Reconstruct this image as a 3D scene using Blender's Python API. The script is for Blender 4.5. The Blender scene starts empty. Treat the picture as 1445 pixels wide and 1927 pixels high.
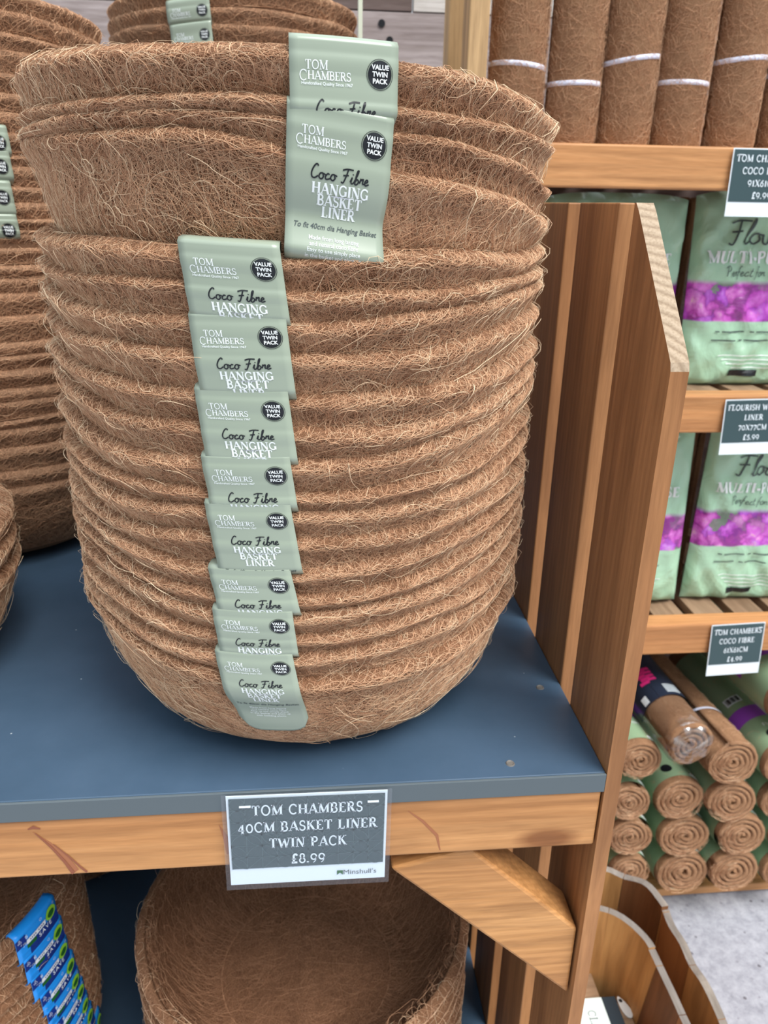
import bpy, bmesh, math, random
import numpy as np
from mathutils import Matrix, Vector

random.seed(7)
rng = np.random.default_rng(11)
S = bpy.context.scene
COL = S.collection
PI = math.pi

# ------------------------------------------------------------------ camera
FPX, W, H = 1441.0, 1445.0, 1927.0
PITCH, YAW, ROLL = [math.radians(a) for a in (21.926, 5.516, -1.0546)]
CAM = np.array([0.0, 0.0, 1.50])
fw = np.array([math.sin(YAW) * math.cos(PITCH), math.cos(YAW) * math.cos(PITCH), -math.sin(PITCH)])
rt = np.array([math.cos(YAW), -math.sin(YAW), 0.0])
dn = np.cross(fw, rt)
c_, s_ = math.cos(ROLL), math.sin(ROLL)
RIGHT, DOWN = c_ * rt + s_ * dn, -s_ * rt + c_ * dn
cd = bpy.data.cameras.new('camera')
cam = bpy.data.objects.new('camera', cd)
COL.objects.link(cam)
cam.matrix_world = Matrix(((RIGHT[0], -DOWN[0], -fw[0], CAM[0]), (RIGHT[1], -DOWN[1], -fw[1], CAM[1]),
                           (RIGHT[2], -DOWN[2], -fw[2], CAM[2]), (0, 0, 0, 1)))
cd.sensor_width = 36.0
cd.sensor_fit = 'AUTO'
cd.lens = FPX / H * 36.0
cd.clip_start = 0.02
cd.dof.use_dof = True
cd.dof.focus_distance = 0.52
cd.dof.aperture_fstop = 13.0
S.camera = cam

# ------------------------------------------------------------------ light
wd = bpy.data.worlds.new('sky')
S.world = wd
wd.use_nodes = True
nt = wd.node_tree
bg = nt.nodes['Background']
tc = nt.nodes.new('ShaderNodeTexCoord')
sp = nt.nodes.new('ShaderNodeSeparateXYZ')
rp = nt.nodes.new('ShaderNodeValToRGB')
nt.links.new(tc.outputs['Generated'], sp.inputs[0])
nt.links.new(sp.outputs['Z'], rp.inputs[0])
nt.links.new(rp.outputs[0], bg.inputs['Color'])
rp.color_ramp.elements[0].position = 0.05
rp.color_ramp.elements[0].color = (0.24, 0.25, 0.26, 1)
rp.color_ramp.elements[1].position = 0.75
rp.color_ramp.elements[1].color = (0.95, 1.08, 1.18, 1)
bg.inputs['Strength'].default_value = 1.1
sd = bpy.data.lights.new('overcast_sun', 'SUN')
sd.energy = 2.9
sd.angle = math.radians(34)
sd.color = (1.0, 0.97, 0.92)
sun = bpy.data.objects.new('overcast_sun', sd)
COL.objects.link(sun)
sun.rotation_euler = (math.radians(32), 0, math.radians(42))
S.view_settings.view_transform = 'Standard'
S.view_settings.look = 'None'
S.view_settings.gamma = 1
S.view_settings.use_curve_mapping = False
S.view_settings.exposure = 0.42


# ------------------------------------------------------------------ helpers
def ray(px, py):
    return RIGHT * (px - W / 2) / FPX + DOWN * (py - H / 2) / FPX + fw


def on(axis, px, py, val):
    d = ray(px, py)
    return CAM + d * (val - CAM[axis]) / d[axis]


def ony(px, py, v): return on(1, px, py, v)
def onz(px, py, v): return on(2, px, py, v)


def on_cyl(px, py, c, r):
    """near-side hit of the pixel's sight line with an upright cylinder -> theta, z (clamped at the limb)"""
    d = ray(px, py)
    a = d[0] ** 2 + d[1] ** 2
    b = -2 * (d[0] * c[0] + d[1] * c[1])
    k = c[0] ** 2 + c[1] ** 2 - r * r
    q = b * b - 4 * a * k
    t = (-b - math.sqrt(max(q, 0))) / (2 * a)
    p = CAM + d * t
    return math.atan2(p[1] - c[1], p[0] - c[0]), p[2]


def tag(o, label=None, cat=None, group=None, kind=None):
    if label: o['label'] = label
    if cat: o['category'] = cat
    if group: o['group'] = group
    if kind: o['kind'] = kind
    return o


def empty(name, loc, label=None, cat=None, group=None):
    o = bpy.data.objects.new(name, None)
    o.empty_display_size = 0.05
    o.location = loc
    COL.objects.link(o)
    return tag(o, label, cat, group)


def mesh_obj(name, verts, faces, mats, parent=None, loc=(0, 0, 0), smooth=True, midx=None):
    me = bpy.data.meshes.new(name)
    me.from_pydata([tuple(v) for v in verts], [], [tuple(f) for f in faces])
    for m in (mats if isinstance(mats, (list, tuple)) else [mats]):
        me.materials.append(m)
    if smooth:
        me.polygons.foreach_set('use_smooth', [True] * len(me.polygons))
    if midx is not None:
        me.polygons.foreach_set('material_index', midx)
    me.update()
    o = bpy.data.objects.new(name, me)
    o.location = loc
    COL.objects.link(o)
    if parent: o.parent = parent
    return o


def bm_obj(name, bm, mat, parent=None, loc=(0, 0, 0), smooth=False):
    me = bpy.data.meshes.new(name)
    bmesh.ops.recalc_face_normals(bm, faces=bm.faces)
    bm.to_mesh(me)
    bm.free()
    for m in (mat if isinstance(mat, (list, tuple)) else [mat]):
        me.materials.append(m)
    if smooth:
        me.polygons.foreach_set('use_smooth', [True] * len(me.polygons))
    o = bpy.data.objects.new(name, me)
    o.location = loc
    COL.objects.link(o)
    if parent: o.parent = parent
    return o


def box(name, x0, x1, y0, y1, z0, z1, mat, parent=None, bev=0.0015, seg=2):
    """axis-aligned box given in world coordinates; origin at its centre"""
    c = Vector(((x0 + x1) / 2, (y0 + y1) / 2, (z0 + z1) / 2))
    bm = bmesh.new()
    bmesh.ops.create_cube(bm, size=1)
    for v in bm.verts:
        v.co = Vector((v.co.x * (x1 - x0), v.co.y * (y1 - y0), v.co.z * (z1 - z0)))
    if bev:
        bmesh.ops.bevel(bm, geom=bm.edges[:], offset=bev, segments=seg, affect='EDGES', profile=0.5)
    off = parent.location if parent else Vector((0, 0, 0))
    return bm_obj(name, bm, mat, parent, c - off)


def prism(name, poly, d, mat, parent=None, bev=0.0015):
    """poly: list of world points (planar), extruded by vector d"""
    off = parent.location if parent else Vector((0, 0, 0))
    pts = [Vector(p) for p in poly]
    c = sum(pts, Vector()) / len(pts)
    bm = bmesh.new()
    a = [bm.verts.new(p - c) for p in pts]
    b = [bm.verts.new(p - c + Vector(d)) for p in pts]
    bm.faces.new(a)
    bm.faces.new(b[::-1])
    n = len(a)
    for i in range(n):
        bm.faces.new((a[i], b[i], b[(i + 1) % n], a[(i + 1) % n]))
    if bev:
        bmesh.ops.bevel(bm, geom=bm.edges[:], offset=bev, segments=2, affect='EDGES', profile=0.5)
    return bm_obj(name, bm, mat, parent, c - off)


# ------------------------------------------------------------------ materials
def new_mat(name, col=(0.5, 0.5, 0.5), rough=0.6, spec=0.5):
    m = bpy.data.materials.new(name)
    m.use_nodes = True
    b = m.node_tree.nodes['Principled BSDF']
    b.inputs['Base Color'].default_value = (*col, 1)
    b.inputs['Roughness'].default_value = rough
    b.inputs['Specular IOR Level'].default_value = spec
    return m


def N(m, t, **kw):
    n = m.node_tree.nodes.new(t)
    for k, v in kw.items():
        if k in n.inputs.keys():
            n.inputs[k].default_value = v
        else:
            setattr(n, k, v)
    return n


def L(m, a, b): m.node_tree.links.new(a, b)


def ramp(m, src, stops):
    r = N(m, 'ShaderNodeValToRGB')
    e = r.color_ramp.elements
    while len(e) < len(stops): e.new(0.5)
    for i, (p, c) in enumerate(stops):
        e[i].position = p
        e[i].color = (*c, 1) if len(c) == 3 else c
    L(m, src, r.inputs[0])
    return r.outputs[0]


def mixc(m, fac, a, b, mode='MIX'):
    n = N(m, 'ShaderNodeMix', data_type='RGBA', blend_type=mode)
    for s, v in ((n.inputs[0], fac), (n.inputs[6], a), (n.inputs[7], b)):
        if hasattr(v, 'is_linked'): L(m, v, s)
        elif isinstance(v, (int, float)): s.default_value = v
        else: s.default_value = (*v, 1)
    return n.outputs[2]


def bsdf(m): return m.node_tree.nodes['Principled BSDF']


def bump(m, src, strength, dist):
    b = N(m, 'ShaderNodeBump', Strength=strength, Distance=dist)
    L(m, src, b.inputs['Height'])
    L(m, b.outputs[0], bsdf(m).inputs['Normal'])


def wood(name, dark, mid, light, axis, rough=0.5, ring=1.0, knots=True):
    m = new_mat(name, mid, rough, 0.35)
    t = N(m, 'ShaderNodeTexCoord')
    oi = N(m, 'ShaderNodeObjectInfo')
    mul = N(m, 'ShaderNodeVectorMath', operation='MULTIPLY_ADD')
    cx = N(m, 'ShaderNodeCombineXYZ')
    for i in range(3): L(m, oi.outputs['Random'], cx.inputs[i])
    L(m, cx.outputs[0], mul.inputs[0])
    mul.inputs[1].default_value = (3.7, 5.1, 4.3)
    L(m, t.outputs['Object'], mul.inputs[2])
    mp = N(m, 'ShaderNodeMapping')
    sc = [1.0, 1.0, 1.0]
    sc[axis] = 0.07
    mp.inputs['Scale'].default_value = sc
    L(m, mul.outputs[0], mp.inputs['Vector'])
    n1 = N(m, 'ShaderNodeTexNoise', Scale=55.0 * ring, Detail=5.0, Roughness=0.6, Distortion=0.6)
    n2 = N(m, 'ShaderNodeTexNoise', Scale=9.0, Detail=3.0, Roughness=0.5)
    wv = N(m, 'ShaderNodeTexWave', wave_type='RINGS', Scale=38.0 * ring, Distortion=5.0, Detail=2.5)
    wv.inputs['Detail Scale'].default_value = 0.6
    fine = N(m, 'ShaderNodeTexNoise', Scale=420.0, Detail=2.0)
    for n in (n1, n2, wv, fine): L(m, mp.outputs[0], n.inputs['Vector'])
    a = ramp(m, n2.outputs[0], [(0.3, dark), (0.52, mid), (0.72, light)])
    b = ramp(m, wv.outputs['Fac'], [(0.0, tuple(x * 0.85 for x in mid)), (0.35, mid), (0.8, tuple(0.6 * x + 0.4 * y for x, y in zip(mid, light)))])
    c = mixc(m, 0.4, a, b)
    d = ramp(m, n1.outputs[0], [(0.35, (0.62, 0.58, 0.54)), (0.6, (1.06, 1.05, 1.03))])
    c = mixc(m, 0.75, c, d, 'MULTIPLY')
    f = ramp(m, fine.outputs[0], [(0.35, (0.8, 0.78, 0.75)), (0.6, (1, 1, 1))])
    c = mixc(m, 0.5, c, f, 'MULTIPLY')
    if knots:
        mk = N(m, 'ShaderNodeMapping')
        sk = [1.0, 1.0, 1.0]
        sk[axis] = 0.45
        mk.inputs['Scale'].default_value = sk
        L(m, mul.outputs[0], mk.inputs['Vector'])
        vo = N(m, 'ShaderNodeTexVoronoi', Scale=7.5)
        L(m, mk.outputs[0], vo.inputs['Vector'])
        k = ramp(m, vo.outputs['Distance'], [(0.0, (0.25, 0.16, 0.12)), (0.07, (0.4, 0.28, 0.2)), (0.12, (1, 1, 1))])
        c = mixc(m, 0.85, c, k, 'MULTIPLY')
    L(m, c, bsdf(m).inputs['Base Color'])
    bump(m, n1.outputs[0], 0.25, 0.002)
    return m


M = {}
M['pine'] = wood('stained_pine_across', (0.42, 0.17, 0.06), (0.56, 0.26, 0.095), (0.68, 0.36, 0.15), 0)
M['pine_up'] = wood('stained_pine_upright', (0.30, 0.125, 0.048), (0.42, 0.19, 0.075), (0.54, 0.27, 0.11), 2)
M['pine_brace'] = wood('stained_pine_slanting', (0.45, 0.19, 0.07), (0.58, 0.28, 0.10), (0.70, 0.38, 0.16), 0, ring=1.6, knots=False)
M['pine_rear'] = wood('shelf_pine', (0.45, 0.19, 0.075), (0.60, 0.28, 0.11), (0.70, 0.38, 0.17), 0, knots=False)
M['pale_post'] = wood('pale_pine_post', (0.50, 0.30, 0.14), (0.62, 0.40, 0.20), (0.72, 0.50, 0.28), 2, knots=False)
M['slat'] = wood('slat_timber', (0.26, 0.16, 0.10), (0.36, 0.23, 0.15), (0.45, 0.31, 0.21), 1, knots=False)
M['grey_plank'] = wood('weathered_plank', (0.30, 0.24, 0.24), (0.44, 0.37, 0.37), (0.56, 0.49, 0.48), 0, 0.8)
M['dark_plank'] = wood('dark_plank', (0.10, 0.07, 0.06), (0.17, 0.12, 0.11), (0.22, 0.17, 0.16), 0, 0.8, knots=False)
M['white_plank'] = wood('limed_plank', (0.62, 0.57, 0.54), (0.74, 0.69, 0.66), (0.82, 0.78, 0.75), 0, 0.8, knots=False)
M['endgrain'] = new_mat('sawn_end_grain', (0.60, 0.43, 0.28), 0.8)
_t = N(M['endgrain'], 'ShaderNodeTexCoord')
_m = N(M['endgrain'], 'ShaderNodeMapping')
_m.inputs['Location'].default_value = (-0.53, 0.62, -1.47)
L(M['endgrain'], _t.outputs['Object'], _m.inputs['Vector'])
_w = N(M['endgrain'], 'ShaderNodeTexWave', wave_type='RINGS', rings_direction='Z', Scale=55.0, Distortion=2.5, Detail=2.0)
L(M['endgrain'], _m.outputs[0], _w.inputs['Vector'])
_n = N(M['endgrain'], 'ShaderNodeTexNoise', Scale=500.0, Detail=2.0)
L(M['endgrain'], _m.outputs[0], _n.inputs['Vector'])
_c = ramp(M['endgrain'], _w.outputs['Fac'], [(0.0, (0.31, 0.22, 0.145)), (0.35, (0.40, 0.295, 0.20)), (1, (0.45, 0.34, 0.24))])
_c = mixc(M['endgrain'], 0.6, _c, ramp(M['endgrain'], _n.outputs[0], [(0.35, (0.7, 0.66, 0.6)), (0.55, (1, 1, 1))]), 'MULTIPLY')
L(M['endgrain'], _c, bsdf(M['endgrain']).inputs['Base Color'])
bump(M['endgrain'], _w.outputs['Fac'], 0.3, 0.001)


def paint_blue():
    m = new_mat('navy_shelf_paint', (0.03, 0.06, 0.12), 0.38, 0.5)
    t = N(m, 'ShaderNodeTexCoord')
    n = N(m, 'ShaderNodeTexNoise', Scale=6.0, Detail=6.0, Roughness=0.65)
    L(m, t.outputs['Object'], n.inputs['Vector'])
    c = ramp(m, n.outputs[0], [(0.3, (0.042, 0.080, 0.130)), (0.7, (0.062, 0.108, 0.172))])
    v = N(m, 'ShaderNodeTexVoronoi', Scale=60.0)
    L(m, t.outputs['Object'], v.inputs['Vector'])
    sp1 = ramp(m, v.outputs['Distance'], [(0.035, (1, 1, 1)), (0.06, (0, 0, 0))])
    gate = ramp(m, v.outputs['Color'], [(0.80, (0, 0, 0)), (0.84, (1, 1, 1))])
    spk = mixc(m, 1.0, sp1, gate, 'MULTIPLY')
    mp = N(m, 'ShaderNodeMapping')
    mp.inputs['Scale'].default_value = (1.0, 14.0, 1.0)
    mp.inputs['Rotation'].default_value = (0, 0, 0.5)
    L(m, t.outputs['Object'], mp.inputs['Vector'])
    v2 = N(m, 'ShaderNodeTexVoronoi', Scale=13.0)
    L(m, mp.outputs[0], v2.inputs['Vector'])
    sc1 = ramp(m, v2.outputs['Distance'], [(0.03, (0.5, 0.5, 0.5)), (0.05, (0, 0, 0))])
    g2 = ramp(m, v2.outputs['Color'], [(0.78, (0, 0, 0)), (0.82, (1, 1, 1))])
    scr = mixc(m, 1.0, sc1, g2, 'MULTIPLY')
    allm = mixc(m, 1.0, spk, scr, 'ADD')
    c = mixc(m, allm, c, (0.42, 0.48, 0.52))
    L(m, c, bsdf(m).inputs['Base Color'])
    n3 = N(m, 'ShaderNodeTexNoise', Scale=30.0, Detail=5.0)
    L(m, t.outputs['Object'], n3.inputs['Vector'])
    r = N(m, 'ShaderNodeMapRange')
    r.inputs[3].default_value = 0.28
    r.inputs[4].default_value = 0.55
    L(m, n3.outputs[0], r.inputs[0])
    L(m, r.outputs[0], bsdf(m).inputs['Roughness'])
    return m


M['blue'] = paint_blue()
M['edge'] = new_mat('shelf_edge_grey', (0.10, 0.125, 0.14), 0.6)


def coir_shell(name, dark, light):
    m = new_mat(name, light, 0.9, 0.15)
    t = N(m, 'ShaderNodeTexCoord')
    n1 = N(m, 'ShaderNodeTexNoise', Scale=22.0, Detail=5.0, Roughness=0.65)
    n2 = N(m, 'ShaderNodeTexNoise', Scale=320.0, Detail=4.0, Roughness=0.75, Distortion=2.5)
    mp = N(m, 'ShaderNodeMapping')
    mp.inputs['Scale'].default_value = (1.0, 1.0, 2.6)
    L(m, t.outputs['Object'], n1.inputs['Vector'])
    L(m, t.outputs['Object'], mp.inputs['Vector'])
    L(m, mp.outputs[0], n2.inputs['Vector'])
    c = ramp(m, n2.outputs[0], [(0.33, dark), (0.62, light)])
    b = ramp(m, n1.outputs[0], [(0.3, (0.72, 0.68, 0.66)), (0.6, (1.05, 1.03, 1.0))])
    c = mixc(m, 0.8, c, b, 'MULTIPLY')
    L(m, c, bsdf(m).inputs['Base Color'])
    bump(m, n2.outputs[0], 0.9, 0.0025)
    return m


def coir_fibre(name, stops):
    m = new_mat(name, (0.5, 0.3, 0.17), 0.65, 0.3)
    a = N(m, 'ShaderNodeAttribute')
    a.attribute_name = 'tone'
    L(m, ramp(m, a.outputs['Fac'], stops), bsdf(m).inputs['Base Color'])
    return m


M['coir'] = coir_shell('coir_mat', (0.15, 0.066, 0.033), (0.48, 0.25, 0.14))
M['fibre'] = coir_fibre('coir_fibre', [(0.0, (0.20, 0.088, 0.045)), (0.3, (0.58, 0.305, 0.172)), (0.7, (0.80, 0.50, 0.305)), (1.0, (0.92, 0.71, 0.48))])
M['coir_soft'] = coir_shell('coir_mat_soft', (0.26, 0.135, 0.078), (0.50, 0.295, 0.180))
M['coir_roll'] = coir_shell('coir_roll_mat', (0.25, 0.12, 0.064), (0.60, 0.345, 0.195))


def label_mat():
    m = new_mat('sage_label_card', (0.33, 0.385, 0.30), 0.28, 0.7)
    return m


M['label'] = label_mat()
M['blue_label'] = new_mat('blue_label_card', (0.014, 0.30, 0.88), 0.35, 0.5)
M['navy_label'] = new_mat('navy_label_print', (0.006, 0.035, 0.24), 0.35, 0.5)
M['lime'] = new_mat('lime_print', (0.28, 0.62, 0.04), 0.4)
M['deep_green'] = new_mat('deep_green_print', (0.01, 0.12, 0.02), 0.4)
M['white'] = new_mat('white_print', (0.86, 0.90, 0.90), 0.5)
M['black'] = new_mat('black_print', (0.010, 0.012, 0.016), 0.35)
M['grey_ink'] = new_mat('grey_ink', (0.06, 0.08, 0.08), 0.5)
M['steel'] = new_mat('staple_steel', (0.62, 0.64, 0.66), 0.25)
bsdf(M['steel']).inputs['Metallic'].default_value = 1.0
M['screw'] = new_mat('dull_screw_head', (0.16, 0.145, 0.13), 0.5)
M['teal'] = new_mat('teal_sign_card', (0.042, 0.078, 0.086), 0.38, 0.5)
M['teal_line'] = new_mat('teal_line_print', (0.10, 0.16, 0.17), 0.45)
M['card'] = new_mat('white_card', (0.80, 0.88, 0.93), 0.45)
M['band'] = new_mat('white_strap', (0.78, 0.80, 0.95), 0.35)
M['cream'] = new_mat('cream_strip', (0.86, 0.90, 0.72), 0.5)
M['pack_green'] = new_mat('printed_green_film', (0.30, 0.44, 0.27), 0.32, 0.6)
M['purple'] = new_mat('purple_print', (0.36, 0.08, 0.62), 0.35)
M['dark_film'] = new_mat('dark_printed_film', (0.02, 0.028, 0.05), 0.3, 0.6)
M['pink'] = new_mat('pink_print', (0.75, 0.03, 0.22), 0.4)
M['box_white'] = new_mat('pale_box_card', (0.70, 0.80, 0.78), 0.5)
M['box_dark'] = new_mat('dark_box_card', (0.015, 0.028, 0.04), 0.5)


def film(name, amount=0.9, tint=(0.95, 0.97, 1.0), rough=0.12):
    m = bpy.data.materials.new(name)
    m.use_nodes = True
    ntr = m.node_tree
    out = ntr.nodes['Material Output']
    ntr.nodes.remove(ntr.nodes['Principled BSDF'])
    tr = N(m, 'ShaderNodeBsdfTransparent')
    tr.inputs[0].default_value = (*tint, 1)
    gl = N(m, 'ShaderNodeBsdfGlossy', Roughness=rough)
    mx = N(m, 'ShaderNodeMixShader')
    mx.inputs[0].default_value = 1 - amount
    L(m, tr.outputs[0], mx.inputs[1])
    L(m, gl.outputs[0], mx.inputs[2])
    L(m, mx.outputs[0], out.inputs[0])
    return m


M['laminate'] = film('clear_laminate', 0.87, rough=0.25)
M['wrap'] = film('clear_wrap', 0.80, rough=0.18)


def concrete():
    m = new_mat('concrete', (0.36, 0.36, 0.40), 0.85)
    t = N(m, 'ShaderNodeTexCoord')
    n1 = N(m, 'ShaderNodeTexNoise', Scale=45.0, Detail=8.0, Roughness=0.75)
    n2 = N(m, 'ShaderNodeTexNoise', Scale=3.0, Detail=4.0)
    v = N(m, 'ShaderNodeTexVoronoi', Scale=75.0)
    for n in (n1, n2, v): L(m, t.outputs['Object'], n.inputs['Vector'])
    c = ramp(m, n1.outputs[0], [(0.3, (0.25, 0.25, 0.29)), (0.5, (0.38, 0.38, 0.43)), (0.7, (0.50, 0.50, 0.55))])
    c = mixc(m, 0.5, c, ramp(m, n2.outputs[0], [(0.3, (0.8, 0.8, 0.8)), (0.7, (1.1, 1.1, 1.1))]), 'MULTIPLY')
    sp = mixc(m, 1.0, ramp(m, v.outputs['Distance'], [(0.22, (1, 1, 1)), (0.32, (0, 0, 0))]),
              ramp(m, v.outputs['Color'], [(0.74, (0, 0, 0)), (0.85, (1, 1, 1))]), 'MULTIPLY')
    c = mixc(m, sp, c, (0.14, 0.13, 0.15))
    L(m, c, bsdf(m).inputs['Base Color'])
    bump(m, n1.outputs[0], 0.3, 0.003)
    return m


def flower_film():
    """green printed bag film with a band of pink flowers across it"""
    m = new_mat('flower_printed_film', (0.3, 0.5, 0.3), 0.28, 0.7)
    t = N(m, 'ShaderNodeTexCoord')
    g = N(m, 'ShaderNodeSeparateXYZ')
    L(m, t.outputs['Generated'], g.inputs[0])
    v = N(m, 'ShaderNodeTexVoronoi', Scale=34.0)
    nz = N(m, 'ShaderNodeTexNoise', Scale=40.0, Detail=3.0)
    L(m, t.outputs['Object'], nz.inputs['Vector'])
    wob = mixc(m, 0.05, t.outputs['Object'], nz.outputs[1], 'ADD')
    L(m, wob, v.inputs['Vector'])
    pet = ramp(m, v.outputs['Distance'], [(0.0, (0.90, 0.55, 0.30)), (0.09, (0.85, 0.35, 0.72)), (0.30, (0.74, 0.16, 0.68)), (0.55, (0.55, 0.06, 0.50)), (0.70, (0.30, 0.03, 0.28))])
    hue = ramp(m, v.outputs['Color'], [(0.2, (0.75, 0.95, 1.15)), (0.5, (1, 1, 1)), (0.7, (1.1, 1.5, 1.1))])
    pet = mixc(m, 0.8, pet, hue, 'MULTIPLY')
    leaf = ramp(m, v.outputs['Color'], [(0.84, (0, 0, 0)), (0.86, (0.8, 0.8, 0.8))])
    pet = mixc(m, leaf, pet, (0.12, 0.26, 0.12))
    shade = ramp(m, nz.outputs[0], [(0.3, (0.7, 0.7, 0.7)), (0.7, (1.2, 1.15, 1.2))])
    pet = mixc(m, 0.6, pet, shade, 'MULTIPLY')
    up = ramp(m, g.outputs['Z'], [(0.345, (0, 0, 0)), (0.35, (1, 1, 1)), (0.535, (1, 1, 1)), (0.56, (0, 0, 0))])
    c = mixc(m, up, (0.42, 0.66, 0.46), pet)
    L(m, c, bsdf(m).inputs['Base Color'])
    b2 = N(m, 'ShaderNodeTexNoise', Scale=14.0, Detail=3.0, Distortion=1.5)
    L(m, t.outputs['Object'], b2.inputs['Vector'])
    bump(m, b2.outputs[0], 0.5, 0.012)
    return m


M['concrete'] = concrete()
M['flower'] = flower_film()


# ------------------------------------------------------------------ lettering (flat shapes as vertex/face lists)
def ell(cx, cy, rx, ry, a0, a1, n=14):
    return [(cx + rx * math.cos(math.radians(a0 + (a1 - a0) * i / n)), cy + ry * math.sin(math.radians(a0 + (a1 - a0) * i / n))) for i in range(n + 1)]


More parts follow.
